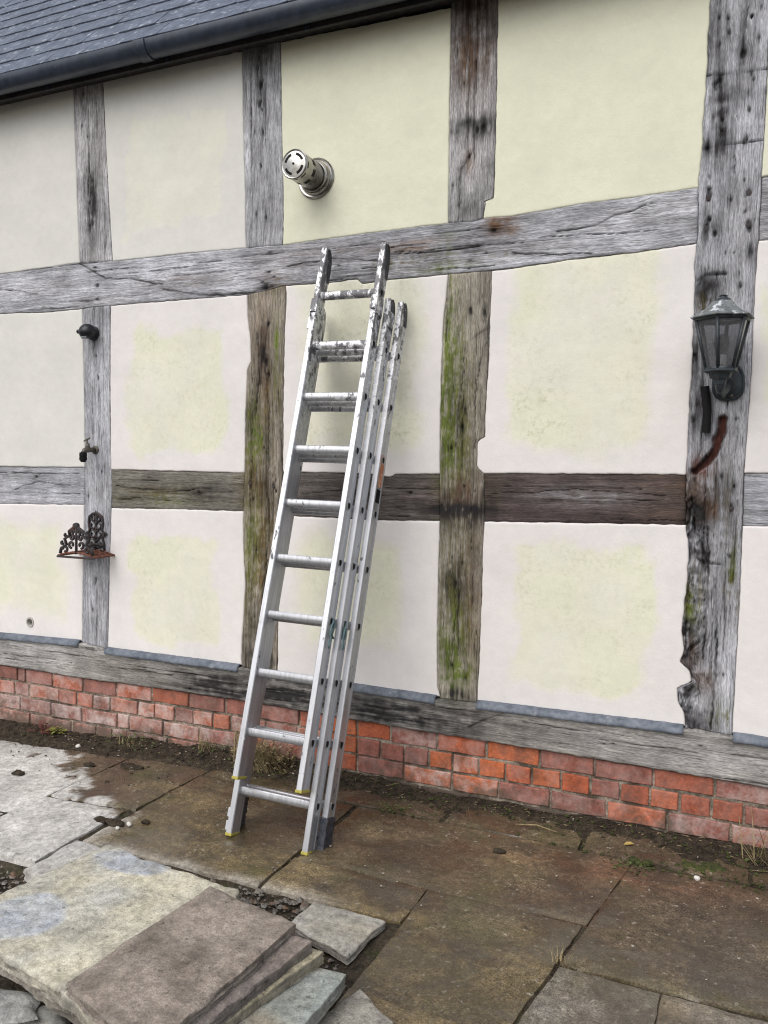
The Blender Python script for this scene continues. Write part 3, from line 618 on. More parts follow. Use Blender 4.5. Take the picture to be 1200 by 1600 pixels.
g = shell(XE0, XE1, gr_).build('gutter', M_gutter, house, True, auto=40)
jx = at(217, 75, .22)[0]
for x in (jx, jx+1.9, jx-1.9):
    shell(x-.035, x+.035, gr_+.006, .005).build('gutter_joint', M_gutter, g, True, auto=40)
for x in np.arange(XE0+.3, XE1, .82):
    bb = MB(); bb.box(x-.012, x+.012, -.104, -.097, 3.60, 3.70); bb.build('gutter_bracket', M_gutter, g)
PIT = math.radians(47); ey, ez = -.175, 3.700
dvec = np.array([0, math.cos(PIT), math.sin(PIT)]); nvec = np.array([0, -math.sin(PIT), math.cos(PIT)])
b = MB(); b.prism([(XE0, ey+.03, ez-.035), (XE1, ey+.03, ez-.035), (XE1, ey+.03+3.2*dvec[1], ez-.035+3.2*dvec[2]), (XE0, ey+.03+3.2*dvec[1], ez-.035+3.2*dvec[2])], (0, .05*math.sin(PIT), -.05*math.cos(PIT)))
deck = b.build('roof_deck', M_slate, house)
EXP = .185; SW = .255
for rrow in range(9):
    off = (rrow % 2)*SW/2
    x = XE0+off
    while x < .75-off:
        wd = SW*rb.uniform(.93, 1.05); ln = EXP+.10
        lift = .0105+rb.uniform(0, .004); dz = rb.uniform(-.004, .004)
        x0, x1 = x+.0015, x+wd-.0015
        def pt(xx, s, h): return np.array([xx, ey, ez])+dvec*s+nvec*h
        s0 = rrow*EXP+dz; n = 6; V = []
        jag = [rb.uniform(-.004, .004) for _ in range(n)]
        for h in (0, .007):
            for k in range(n):
                xx = x0+(x1-x0)*k/(n-1); V.append(pt(xx, s0+jag[k]+(.006 if k in (0, n-1) else 0), lift+h*1.0-.012))
            for k in range(n):
                xx = x0+(x1-x0)*k/(n-1); V.append(pt(xx, s0+ln, h-.012+.002))
        Fc = []
        for k in range(n-1):
            Fc.append([2*n+k, 2*n+k+1, 3*n+k+1, 3*n+k]); Fc.append([k+1, k, n+k, n+k+1]); Fc.append([k, k+1, 2*n+k+1, 2*n+k])
        Fc += [[0, 2*n, 3*n, n], [n-1, 2*n-1, 4*n-1, 3*n-1]]
        MBs = MB(); MBs.add(V, Fc); MBs.build('slate', M_slate, deck)
        x += wd

# ------------------------------------------------------------------ ground and paving
def gzf(x): return np.minimum(0, (np.asarray(x)+2.45)*.045)
def hf_sheet(name, x0, x1, y0, y1, step, hfun, mat, parent=None, kind=None):
    nu = int((x1-x0)/step)+1; nv = int((y1-y0)/step)+1
    X, Y = np.meshgrid(np.linspace(x0, x1, nu), np.linspace(y0, y1, nv)); Z = hfun(X, Y)
    me = mesh(name, np.stack([X, Y, Z], -1).reshape(-1, 3).tolist(), grid_faces(nv, nu), True); o = link(name, me, mat, parent)
    if kind: tag(o, kind=kind)
    return o
me = mesh('ground', [(-200, -200, -.16), (200, -200, -.16), (200, 200, -.16), (-200, 200, -.16)], [[0, 1, 2, 3]])
tag(link('ground', me, M_ground), kind='structure')
paving = hf_sheet('paving', -6, 2.4, -4.6, .02, .03, lambda X, Y: -.0115-.018*sm(-1.06, -1.14, Y)*sm(-1.05, -1.2, X)+gzf(X)+.006*fbm(X*6, Y*6, 400)+.006*fbm(X*25, Y*25, 405)-.03*sm(-1.25, -1.45, Y)*sm(-2.2, -2.35, X), M_joint, None, 'structure')

def slab_geo(cor, thick, seed, top_amp=.004, edge_amp=.006, step=.02, layers=4, spread=.005, edge_drop=.004):
    cor = [np.array(c, float) for c in cor]       # 4 corners (x,y,ztop) counter-clockwise from above
    lu = np.linalg.norm(cor[1]-cor[0]); lv = np.linalg.norm(cor[3]-cor[0])
    nu = max(6, int(lu/step)); nv = max(6, int(lv/step))
    s = np.linspace(0, 1, nu)[None, :, None]; t = np.linspace(0, 1, nv)[:, None, None]
    P = cor[0]*(1-s)*(1-t)+cor[1]*s*(1-t)+cor[2]*s*t+cor[3]*(1-s)*t
    cen = sum(cor)/4
    e = np.minimum(np.minimum(s*lu, (1-s)*lu), np.minimum(t*lv, (1-t)*lv))[..., 0]+0*P[..., 0]
    X, Y = P[..., 0].copy(), P[..., 1].copy()
    ew = np.exp(-e/.015)
    P[..., 0] += edge_amp*2*fbm(X*12, Y*12, seed)*ew; P[..., 1] += edge_amp*2*fbm(X*12+7, Y*12, seed+1)*ew
    P[..., 2] += top_amp*2*fbm(X*7, Y*7, seed+2)+top_amp*.8*fbm(X*30, Y*30, seed+3)-edge_drop*np.exp(-e/.004)
    V = P.reshape(-1, 3); Fc = grid_faces(nv, nu); b_ = border(nv, nu); m = len(b_); rings = [b_]
    n = len(V); allV = [V]
    for k in range(1, layers+1):
        q = V[b_].copy(); out = q-cen; out[:, 2] = 0; out /= np.linalg.norm(out, axis=1)[:, None]+1e-9
        q += out*(spread*1.6*fbm(q[:, 0]*16+k*3.3, q[:, 1]*16, seed+9+k)+spread*(.6 if k % 2 else -.2))[:, None]
        q[:, 2] -= thick*k/layers
        if k == layers: q[:, 2] = (cor[0][2]+0*q[:, 2]) if False else q[:, 2]
        ids = list(range(n, n+m)); n += m; allV.append(q)
        pr = rings[-1]
        Fc += [[pr[(j+1) % m], pr[j], ids[j], ids[(j+1) % m]] for j in range(m)]
        rings.append(ids)
    Fc.append(rings[-1][::-1])
    return np.vstack(allV), Fc, m
def slab(name, cor, thick, seed, tintfun, parent=None, side=None, **k):
    V, Fc, m = slab_geo(cor, thick, seed, **k)
    me = mesh(name, V.tolist(), Fc, True); me.set_sharp_from_angle(angle=math.radians(50))
    tc = tintfun(V[:, 0], V[:, 1], seed)
    if side is not None:                   # the broken, weathered edge is a different colour from the face
        nt_ = len(V)-m*k.get('layers', 4); mm = np.clip(.6+.7*fbm(V[nt_:, 0]*9, V[nt_:, 2]*60, seed+3), 0, .9)
        tc[nt_:, :3] = mixt(tc[nt_:, :3], np.array(side), mm)
    attr(me, 'tint', tc, 'FLOAT_COLOR')
    return link(name, me, MS, parent)
DRY = np.array([.55, .535, .51]); WET = np.array([.118, .083, .053]); OLV = np.array([.182, .140, .076]); GREYS = np.array([.30, .28, .245]); REDD = np.array([.16, .075, .045])
def mixt(a, b_, f): return a*(1-f[:, None])+b_*f[:, None]
# the dry, pale area (left of the ladder) and the damp, algae-brown rest, with the stain's own ragged edge
def pave_tint(x, y, seed):
    n = fbm(x*3.5, y*3.5, 71, 5); n2 = fbm(x*11, y*11, 75, 4)
    dry = sm(-.025, .03, (-2.62-x)*.55+(-.74-y)*.9+.20*n+.16*n2+.05*vn(x*45, y*45, 78))*sm(-2.38, -2.50, x+.03*n2)
    dry = np.maximum(dry, sm(.0, .12, (-1.02-y)+.05*n+.03*n2)*sm(-1.2, -1.5, x)*.75)
    br = sm(-.1, .5, fbm(x*1.3, y*1.6, 81)+.25*n)
    c = mixt(np.tile(WET, (len(x), 1)), OLV, br)
    fl = sm(-.75, -1.15, y)*sm(-.35, -.6, x)*.6
    c = mixt(c, np.array([.215, .175, .095]), fl)
    rd = np.exp(-((x+.42)/.42)**2-((y+.42)/.10)**2)*(.6+n)
    c = mixt(c, np.array([.20, .095, .055]), np.clip(rd, 0, .8))
    dp = sm(.02, -.02, np.maximum(np.abs(x+.83)-.13, np.abs(y+.98)-.12)+.012*n2)*.45
    c = mixt(c, np.array([.22, .19, .13]), dp)
    rt = sm(-.5, .1, x)*sm(-.3, -.9, y)*.4; c = mixt(c, np.array([.135, .118, .095]), rt)
    c = mixt(c, DRY, dry)
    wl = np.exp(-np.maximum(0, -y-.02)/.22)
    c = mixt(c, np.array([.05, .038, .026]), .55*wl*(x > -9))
    wet = np.clip(1-dry*1.15, 0, 1)*(1-.5*dp)
    return np.concatenate([c, wet[:, None]], 1)
def grey_tint(k):
    def f(x, y, s):
        c = pave_tint(x, y, s); g_ = np.tile(GREYS*k, (len(x), 1)); n = np.clip(.65+.8*fbm(x*5, y*5, s), 0, 1)
        c[:, :3] = mixt(c[:, :3], g_, n); c[:, 3] *= .75; return c
    return f
def tone(f, k, h):
    def g_(x, y, s_):
        c = f(x, y, s_); c[:, :3] *= k*np.array([1+h, 1, 1-h]); return c
    return g_
def rect(x0, x1, y0, y1, z=0., tl=(0, 0, 0, 0)):
    f = lambda x: float(gzf(x))
    return [(x0, y0, z+f(x0)+tl[0]), (x1, y0, z+f(x1)+tl[1]), (x1, y1, z+f(x1)+tl[2]), (x0, y1, z+f(x0)+tl[3])]
G_ = .008
SL = [(-4.9, -3.98, -.98, -.2), (-3.96, -3.02, -.98, -.20), (-3.0, -2.50, -.76, -.20), (-3.02, -2.53, -1.30, -.785), (-4.0, -3.04, -1.75, -1.0), (-5.0, -4.02, -1.75, -1.0),
 (-2.475, -1.64, -1.085, -.30), (-1.61, -1.065, -1.09, -.855), (-1.60, -.465, -.84, -.30), (-1.045, -.478, -1.48, -.855),
 (-.445, .34, -1.095, -.32), (.36, 1.25, -1.095, -.32), (1.27, 2.2, -1.095, -.32), (-.455, -.22, -1.75, -1.12), (-.195, .42, -1.75, -1.125), (.44, 1.1, -1.75, -1.125), (1.12, 2.1, -1.75, -1.125), (-1.05, -.478, -2.2, -1.50)]
STRIP = [(-2.47, -1.83), (-1.81, -1.22), (-1.2, -.62), (-.60, .02), (.04, .66), (.68, 1.3), (1.32, 2.0)]
k = 0
for (x0, x1, y0, y1) in SL:
    eg = .0075 if x1 > -2.4 else .002; x0 -= eg; x1 += eg; y0 -= eg; y1 += eg
    c = rect(x0, x1, y0, y1, 0, [rb.uniform(-.004, .003) for _ in range(4)])
    sk = [rb.uniform(-.004, .004) for _ in range(8)]; 
    if not (x0 < -1.9 < x1 or -1.7 < x0 < -1.0): c = [(p[0]+sk[2*i], p[1]+sk[2*i+1], p[2]) for i, p in enumerate(c)]
    c = [(p[0]+.14*(p[1]+.7)*math.exp(-((p[0]+.465)/.12)**2), p[1], p[2]) for p in c]
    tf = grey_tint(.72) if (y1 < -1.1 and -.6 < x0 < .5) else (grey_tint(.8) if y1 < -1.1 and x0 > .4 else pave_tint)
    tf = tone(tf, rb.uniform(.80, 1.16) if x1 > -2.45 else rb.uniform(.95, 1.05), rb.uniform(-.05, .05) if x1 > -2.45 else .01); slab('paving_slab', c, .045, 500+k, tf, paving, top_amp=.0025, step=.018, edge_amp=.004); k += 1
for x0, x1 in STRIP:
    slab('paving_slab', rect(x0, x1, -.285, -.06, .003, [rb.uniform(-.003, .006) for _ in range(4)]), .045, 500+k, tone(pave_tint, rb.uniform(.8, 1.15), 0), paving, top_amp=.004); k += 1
# broken pale slab by the pit
slab('paving_slab', [(-2.50, -1.37, -.004), (-2.2, -1.44, .0), (-2.0, -1.13, .004), (-2.50, -1.11, .002)], .045, 560, lambda x, y, s: np.concatenate([mixt(np.tile(DRY, (len(x), 1)), GREYS, np.clip(fbm(x*6, y*6, 3)+.2, 0, 1)), np.zeros((len(x), 1))+.1], 1), paving)

# soil banked against the wall foot (heaped unevenly over the slab edges)
def soil_h(X, Y):
    n = fbm(X*5, Y*7, 600, 5); n2 = fbm(X*22, Y*22, 606, 4)
    ridge = np.exp(-((Y+.01)/.12)**2)*(.026+.034*np.clip(fbm(X*1.7, Y*0, 611)+.2, 0, 1))
    left = sm(-2.0, -2.7, X)*.016*np.exp(-((Y+.14)/.16)**2)+.014*np.exp(-((Y+.2)/.12)**2)
    return gzf(X)+ridge+left+.016*n+.012*n2-.018-.05*sm(-.16, -.34, Y)
soil = hf_sheet('soil_bank', -5.4, 1.7, -.46, .012, .014, soil_h, M_soil, None, 'structure')

# ------------------------------------------------------------------ loose slabs and rubble in the foreground
def stone_tint(c1, c2, sc, wet=.15, c3=None, c3f=None):
    c1 = np.array(c1); c2 = np.array(c2)
    def f(x, y, s):
        c = mixt(np.tile(c1, (len(x), 1)), c2, np.clip(.5+1.1*fbm(x*sc, y*sc, s+31, 4), 0, 1))
        if c3 is not None: c = mixt(c, np.array(c3), c3f(x, y))
        return np.concatenate([c, np.full((len(x), 1), wet)], 1)
    return f
def q3(pts, zs): return [gp(px, py, z)+(z,) for (px, py), z in zip(pts, zs)]
def disc(px, py, z, rx, ry, seed=0):
    cx, cy = gp(px, py, z)
    return lambda x, y: sm(1.25, .8, ((x-cx)/rx)**2+((y-cy)/ry)**2+.5*fbm(x*9, y*9, seed+90))*.95*np.clip(.9+.6*fbm(x*22, y*22, seed+95), .4, 1)
d1, d2 = disc(35, 1432, .18, .125, .115, 1), disc(205, 1350, .18, .15, .075, 2)
yel = stone_tint((.60, .55, .42), (.50, .49, .44), 6, .12, (.43, .455, .50), lambda x, y: np.maximum(d1(x, y), d2(x, y)))
def T(o, lab): return tag(o, lab, 'stone slab')
FLAT = dict(top_amp=.003, edge_amp=.008, step=.012, layers=5, spread=.008, side=(.19, .17, .15))
# the pile, from the ground up
FLAT = dict(top_amp=.003, edge_amp=.0045, step=.012, layers=5, spread=.004, side=(.19, .17, .15), edge_drop=.003)
def far_on(a, b, k): return (a[0]+(b[0]-a[0])*k, a[1]+(b[1]-a[1])*k)
T(slab('stone_slab', [(-1.45, -2.35, .040), (-1.15, -2.32, .040), (-1.12, -1.62, .040), (-1.82, -1.58, .040)], .04, 701, stone_tint((.20, .19, .165), (.30, .28, .25), 6), **FLAT), 'large grey slab at the very bottom of the loose stone pile')
T(slab('stone_slab', [(-1.43, -2.33, .078), (-1.13, -2.30, .078), (-1.10, -1.60, .078), (-1.85, -1.56, .078)], .037, 709, stone_tint((.24, .22, .19), (.32, .30, .26), 6), **FLAT), 'second lowest grey slab hidden deep in the loose stone pile')
e0, e1, e2 = gp(508, 1501, .114), gp(541, 1523, .114), gp(475, 1597, .114)
T(slab('stone_slab', [(-1.40, -2.28, .114), far_on(e1, e2, 1.8)+(.114,), e1+(.114,), (-1.60, e0[1]+.02, .114)], .035, 702, stone_tint((.42, .43, .37), (.35, .385, .375), 5, .1, (.42, .34, .24), lambda x, y: np.clip(1.3*fbm(x*8, y*8, 5), 0, .7)), **FLAT), 'pale green grey slab sticking out furthest on the side of the pile')
d0, d1_ = gp(506, 1486, .150), gp(345, 1597, .150)
T(slab('stone_slab', [(-1.40, -2.26, .150), far_on(d0, d1_, 1.6)+(.150,), d0+(.150,), (-1.62, d0[1]+.02, .150)], .035, 703, stone_tint((.50, .44, .29), (.44, .40, .31), 6, .1), **FLAT), 'yellowish slab with a chipped corner between green and pinkish slabs')
c0, c1_ = gp(489, 1470, .186), gp(318, 1597, .186)
T(slab('stone_slab', [(-1.40, -2.24, .186), far_on(c0, c1_, 1.5)+(.186,), c0+(.186,), (-1.45, c0[1]+.02, .186)], .035, 704, stone_tint((.31, .255, .225), (.27, .23, .21), 7, .1), **FLAT), 'pinkish brown slab directly under the dark brown top slab')
LAY = dict(top_amp=.004, edge_amp=.009, step=.012, layers=6, spread=.008, side=(.20, .18, .155))
T(slab('stone_slab', [(-2.13, -1.935, .140), (-1.42, -2.10, .140), (-1.50, -1.50, .140), (-2.04, -1.43, .140)], .045, 710, stone_tint((.27, .25, .22), (.34, .31, .27), 6), **LAY), 'layered grey slab directly beneath the cream slab')
T(slab('stone_slab', [(-2.16, -1.945, .182), (-1.40, -2.125, .184), (-1.47, -1.455, .186), (-2.085, -1.385, .184)], .040, 705, yel, **LAY), 'broad cream slab with two round grey stains on its face')
T(slab('stone_slab', [(-1.575, -2.085, .219), (-1.215, -2.20, .219), (-1.185, -1.595, .219), (-1.532, -1.53, .219)], .030, 706, stone_tint((.285, .235, .195), (.37, .31, .265), 14, .3), **FLAT), 'dark brown rough slab lying on top of the pile')
T(slab('stone_slab', q3([(452, 1441), (492, 1408), (602, 1437), (542, 1492)], [.020]*4)[0:1]+[q3([(542, 1492)], [.020])[0], q3([(602, 1437)], [.020])[0], q3([(492, 1408)], [.020])[0]], .026, 707, stone_tint((.45, .43, .385), (.36, .33, .27), 8, .1), **FLAT), 'small light grey slab lying flat on the paving beyond the pile')
T(slab('stone_slab', [(-1.10, -1.86, .036), (-.90, -1.90, .034), (-.86, -1.62, .036), (-1.0, -1.53, .036)], .036, 708, stone_tint((.34, .32, .28), (.26, .24, .20), 8, .2), **FLAT), 'rough grey slab at ground level below the green grey slab')
def rock(name, loc, r, seed, mat, label=None, group=None, sub=3):
    bm = bmesh.new(); bmesh.ops.create_icosphere(bm, subdivisions=sub, radius=1)
    V = np.array([v.co[:] for v in bm.verts]); n = fbm(V[:, 0]*1.6+seed*3, V[:, 1]*1.6+V[:, 2]*1.3, seed)*.55+fbm(V[:, 0]*5+seed, V[:, 1]*5+V[:, 2]*4, seed+4)*.2
    V = V*(1+n[:, None]); V[:, 2] = np.sign(V[:, 2])*np.abs(V[:, 2])**.8
    for v, p in zip(bm.verts, V): v.co = Vector((p[0]*r[0], p[1]*r[1], p[2]*r[2]))
    me = bpy.data.meshes.new(name); bm.to_mesh(me); bm.free(); me.polygons.foreach_set('use_smooth', [True]*len(me.polygons))
    o = link(name, me, mat); o.location = loc
    if label: tag(o, label, 'stone', group)
    return o
def plate(pts, z, th, seed, tint, label):
    o = slab('rubble_stone', q3(pts, [z]*4), th, seed, tint, None, top_amp=.006, edge_amp=.016, step=.012, layers=3, spread=.010, edge_drop=.008)
    return tag(o, label, 'stone')
grey1 = stone_tint((.30, .295, .28), (.42, .42, .40), 9, .1); grey2 = stone_tint((.20, .20, .19), (.33, .33, .30), 9, .2); grey3 = stone_tint((.33, .34, .28), (.24, .25, .23), 7, .2)
plate([(-40, 1590), (52, 1580), (46, 1545), (-60, 1530)], .092, .030, 731, grey1, 'flat pale rubble stone tucked directly under the cream slab')
plate([(-30, 1615), (108, 1615), (100, 1570), (-40, 1555)], .062, .030, 732, grey2, 'darker flat rubble stone wedged in the loose stone pile')
plate([(-60, 1655), (125, 1650), (112, 1595), (-60, 1585)], .032, .040, 733, grey3, 'wide greenish rubble stone low in the loose pile')
# gravel and crumbs nobody could count
def scatter(name, areas, mat, seed, label, cat):
    rr = np.random.default_rng(seed); V = []; Fc = []
    ico = [(0, 0, 1), (.9, 0, .3), (.28, .85, .3), (-.72, .53, .3), (-.72, -.53, .3), (.28, -.85, .3), (0, 0, -.6)]
    fi = [(0, 1, 2), (0, 2, 3), (0, 3, 4), (0, 4, 5), (0, 5, 1), (6, 2, 1), (6, 3, 2), (6, 4, 3), (6, 5, 4), (6, 1, 5)]
    for (x0, x1, y0, y1, z, n, s0, s1) in areas:
        for _ in range(n):
            x, y = rr.uniform(x0, x1), rr.uniform(y0, y1); s = s0+(s1-s0)*rr.random()**2.5; a = rr.uniform(0, 6.28)
            zz = (z(x, y) if callable(z) else z)
            k = len(V); sc = rr.uniform(.6, 1.3, 3)*s; ca, sa = math.cos(a), math.sin(a)
            for v in ico:
                q = np.array(v)*sc*rr.uniform(.8, 1.2, 3); V.append((x+q[0]*ca-q[1]*sa, y+q[0]*sa+q[1]*ca, zz+q[2]*.7))
            Fc += [[k+a_ for a_ in f] for f in fi]
    return tag(link(name, mesh(name, V, Fc), mat), label, cat, kind='stuff')
zs = lambda x, y: float(soil_h(np.array([x]), np.array([y]))[0])+.001
scatter('gravel', [(-2.75, -2.2, -1.75, -1.33, -.055+.0, 900, .004, .016), (-1.95, -1.15, -1.45, -1.10, -.022, 900, .003, .013), (-1.7, -1.25, -1.35, -1.11, -.015, 60, .012, .026)], M_gravel, 3, 'brownish gravel and stone chips in the gap beside the pile', 'gravel')
scatter('soil_crumbs', [(-4.2, 1.2, -.26, -.01, zs, 2600, .002, .010), (-3.8, 1.2, -.30, -.01, lambda x, y: zs(x, y)+.002, 500, .004, .014), (-4.0, -2.3, -.55, -.2, lambda x, y: float(gzf(x))+.003, 160, .002, .009)], M_soil, 4, 'dark soil crumbs strewn along the foot of the wall', 'soil')
scatter('pale_chips', [(-3.9, 1.0, -1.1, -.1, lambda x, y: max(zs(x, y) if y > -.4 else -1, float(gzf(x))+.003), 200, .002, .007), (-3.9, 1.2, -.28, -.01, lambda x, y: zs(x, y)+.002, 110, .003, .009)], mat_noise('chip', (.20, .175, .14), (.48, .44, .38), 30, .9), 5, 'small pale chips scattered over the damp paving', 'chips')

# clods of dark dirt on the paving
for i, (px, py, r) in enumerate([(200, 1192, .05), (215, 1196, .035), (140, 1188, .035), (180, 1287, .05), (160, 1281, .035), (228, 1286, .022), (30, 1196, .04), (780, 1332, .03)]):
    x, y = gp(px, py); rock('dirt_clod', (x, y, float(gzf(x))+.004), (r, r*.6, .012), 60+i, M_soil, sub=2)
    tag(bpy.data.objects[-1] if False else C.objects[-1], ['flattened dark dirt clod on the damp slab, larger of a touching pair', 'small dark dirt clod touching a larger one on damp slab', 'lone dark dirt clod on damp slab near the red leaved weed', 'dark dirt clod lying across the pale slab joint', 'smaller dirt clod on the pale slab edge', 'tiny round dirt clod beside the pale slab joint', 'flat dark dirt clod on pale slab near the wall foot', 'dark dirt clod on bare slab below the orange bricks'][i], 'dirt clod')
for i, (px, py, r, lb) in enumerate([(122, 1157, .017, 'round pale pebble in the soil at the wall foot'), (202, 1290, .013, 'small white pebble beside dirt clods on the pale slab'), (1089, 1375, .012, 'white pebble on the dark slab near the moss'), (184, 1296, .010, 'tiny white pebble at the edge of the pale slab')]):
    x, y = gp(px, py); o = rock('pebble', (x, y, float(gzf(x))+r*.5), (r, r*.8, r*.75), 80+i, mat_noise('pebble', (.5, .48, .44), (.7, .68, .64), 40, .8) if i == 0 else bpy.data.materials['pebble'], lb, sub=2)

# ------------------------------------------------------------------ weeds
def blades(n, h, spread, mat, seed, wdt=.004, lean=.6, curl=.6):
    rr = random.Random(seed); b = MB()
    for _ in range(n):
        a = rr.uniform(0, 6.283); r0 = spread*math.sqrt(rr.random())*.5; L = h*rr.uniform(.45, 1.1); ln = rr.uniform(.1, lean)
        p = np.array([r0*math.cos(a*1.7), r0*math.sin(a*1.7)*.6, 0]); d = np.array([math.cos(a)*ln, math.sin(a)*ln, 1.]); d /= np.linalg.norm(d)
        sd_ = np.array([-math.sin(a), math.cos(a), 0])*wdt*rr.uniform(.6, 1.2); V = []; N_ = 4
        for k in range(N_):
            w_ = (1-k/(N_-1))**.7+.08; V += [p-sd_*w_*.5, p+sd_*w_*.5]
            p = p+d*L/(N_-1); d = d+np.array([math.cos(a), math.sin(a), -.5])*curl*.35*rr.uniform(.3, 1); d /= np.linalg.norm(d)
        b.add(V, [[2*k, 2*k+1, 2*k+3, 2*k+2] for k in range(N_-1)])
    return b
def leaves(n, h, spread, seed, size=.016):
    rr = random.Random(seed); b = MB()
    for _ in range(n):
        a = rr.uniform(0, 6.283); r0 = spread*rr.random()**.6; z = h*(1-.6*r0/spread)*rr.random(); s = size*rr.uniform(.5, 1.2)
        c = np.array([r0*math.cos(a), r0*math.sin(a)*.7, z]); e = np.array([math.cos(a), math.sin(a), rr.uniform(-.3, .6)])*s; g_ = np.array([-math.sin(a), math.cos(a), rr.uniform(-.4, .4)])*s*.45
        b.add([c-e*.5, c+g_, c+e*.2+g_*.8, c+e*.7, c+e*.2-g_*.8, c-g_], [[0, 1, 2, 3, 4, 5]])
    return b
def plant(name, px, py, wy, label, parts, cat):
    x = at(px, py, -wy)[0]; z = float(soil_h(np.array([x]), np.array([wy]))[0]) if wy > -.35 else 0
    z = max(z, float(gzf(x)))-.004
    t = thing(name, label, cat, (x, wy, z))
    for nm, bb, mt in parts: bb.build(nm, mt, t)
    return t
plant('dry_grass_tuft', 412, 1205, -.10, 'bushy straw coloured grass tuft seen through the ladder by the bricks', [('stems', blades(260, .24, .34, None, 1, .005, 1.0, .8), M_grass_dry), ('leaves', leaves(260, .17, .19, 2, .018), M_grass_dry), ('green_leaves', leaves(110, .10, .2, 3, .018), M_weed)], 'grass')
plant('dry_grass_tuft', 330, 1190, -.05, 'thin dry grass tuft just left of the ladder at the wall foot', [('stems', blades(60, .11, .16, None, 4, .003, 1.0, .8), M_grass_dry), ('leaves', leaves(60, .06, .12, 5), M_weed)], 'grass')
plant('dry_grass_tuft', 210, 1165, -.07, 'low brownish weed mat below the whitest brick', [('stems', blades(60, .05, .2, None, 6, .004, 1.2, .9), M_grass_dry), ('leaves', leaves(160, .05, .18, 7, .014), M_weed)], 'grass')
plant('weed', 68, 1148, -.10, 'small red leaved weed at the wall foot', [('leaves', leaves(60, .09, .09, 8, .024), M_redweed), ('stems', blades(16, .09, .08, None, 9, .004), M_redweed)], 'weed')
plant('weed', 88, 1142, -.08, 'bright yellow green weed beside the red leaved weed', [('leaves', leaves(45, .06, .06, 10, .024), mat_noise('lime_leaf', (.16, .17, .03), (.30, .29, .07), 30, .8, bs=0)), ('stems', blades(10, .06, .05, None, 11, .004), M_weed)], 'weed')
plant('dry_grass_tuft', 1195, 1320, -.10, 'long pale straw stalks leaning out over the soil below P shaped post'.replace(' below P shaped post', ' near the lantern post foot'), [('stems', blades(34, .30, .16, None, 12, .004, 1.3, .5), M_grass_dry), ('leaves', leaves(30, .05, .1, 13), M_weed)], 'grass')
plant('weed', 612, 1250, -.27, 'tiny green weed in the slab joint right of the taped ladder foot', [('leaves', leaves(60, .035, .07, 14, .014), M_weed), ('stems', blades(24, .05, .08, None, 15, .003, 1.2), M_weed)], 'weed')
plant('dry_grass_tuft', 885, 1500, -1.09, 'small bleached grass wisp growing in the slab crossing', [('stems', blades(40, .05, .10, None, 16, .003, 1.3, .9), M_grass_dry)], 'grass')
plant('weed', 985, 1365, -.36, 'low dark green weed in the reddish joint', [('leaves', leaves(80, .025, .08, 17, .013), M_weed)], 'weed')
def moss(px, py, r, seed, label):
    x, y = gp(px, py); rr = random.Random(seed); b = MB()
    for _ in range(26):
        a = rr.uniform(0, 6.28); d = r*math.sqrt(rr.random()); q = rr.uniform(.25, .5)*r
        b.lathe([(q, -.004), (q*.9, q*.18), (q*.55, q*.34), (.0005, q*.40)], (x+d*math.cos(a)*1.5, y+d*math.sin(a)*.6, max(0, float(soil_h(np.array([x]), np.array([y]))[0]))), (0, 0, 1), 9)
    tag(b.build('moss_cushion', M_moss, None, True), label, 'moss')
moss(1100, 1355, .05, 1, 'largest dark green moss cushion near the lantern post foot')
moss(1000, 1345, .03, 2, 'small moss cushion beside the yellow leaf')
b = MB(); lx, ly = gp(974, 1323); b.add([(0, 0, 0), (.014, .010, .004), (.030, .006, .006), (.044, -.004, .002), (.028, -.014, .008), (.010, -.010, .005)], [[0, 1, 2, 3, 4, 5]])
b.add([(x_, y_, z_+.0012) for x_, y_, z_ in [(0, 0, 0), (.014, .010, .004), (.030, .006, .006), (.044, -.004, .002), (.028, -.014, .008), (.010, -.010, .005)]], [[5, 4, 3, 2, 1, 0]])
o = b.build('fallen_leaf', M_leaf); o.location = (lx, ly, max(.006, zs(lx, ly))+.003); o.rotation_euler = (.2, -.1, .4); tag(o, 'curled yellow fallen leaf on the soil by the bricks', 'leaf')
b = MB(); p0 = np.array(gp(805, 1292)+(.012,)); p1 = np.array(gp(872, 1306)+(.014,)); b.tube([p0, (p0+p1)/2+np.array([0, .006, .012]), p1], [.0022, .003, .0018], 6)
tag(b.build('dry_twig', M_grass_dry, None, True), 'thin bare twig lying along the soil edge', 'twig')

# ------------------------------------------------------------------ ladder
LX, LY, LEAN, SIDE = -1.7764, -.819, .279, .0161
Tv = np.array([math.tan(SIDE), math.sin(LEAN), math.cos(LEAN)]); Tv /= np.linalg.norm(Tv)
Xv = np.array([1., .0009, 0]); Xv = Xv-Tv*(Xv@Tv); Xv /= np.linalg.norm(Xv); Yv = np.cross(Tv, Xv)
ladder = thing('extension_ladder', 'paint spattered aluminium triple extension ladder leaning against the wall', 'ladder')
lm = Matrix.Identity(4)
for i in range(3): lm[i][0] = Xv[i]; lm[i][1] = Yv[i]; lm[i][2] = Tv[i]; lm[i][3] = (LX, LY, 0)[i]
ladder.matrix_world = lm
DEP, RP, R0 = .0715, .2471, .189
SECT = [(-DEP, .302, .243, 2.643, 1), (0, .363, .006, 2.403, 0), (DEP, .425, .02, 2.419, 0)]
SWD, SDP = .0135, .067
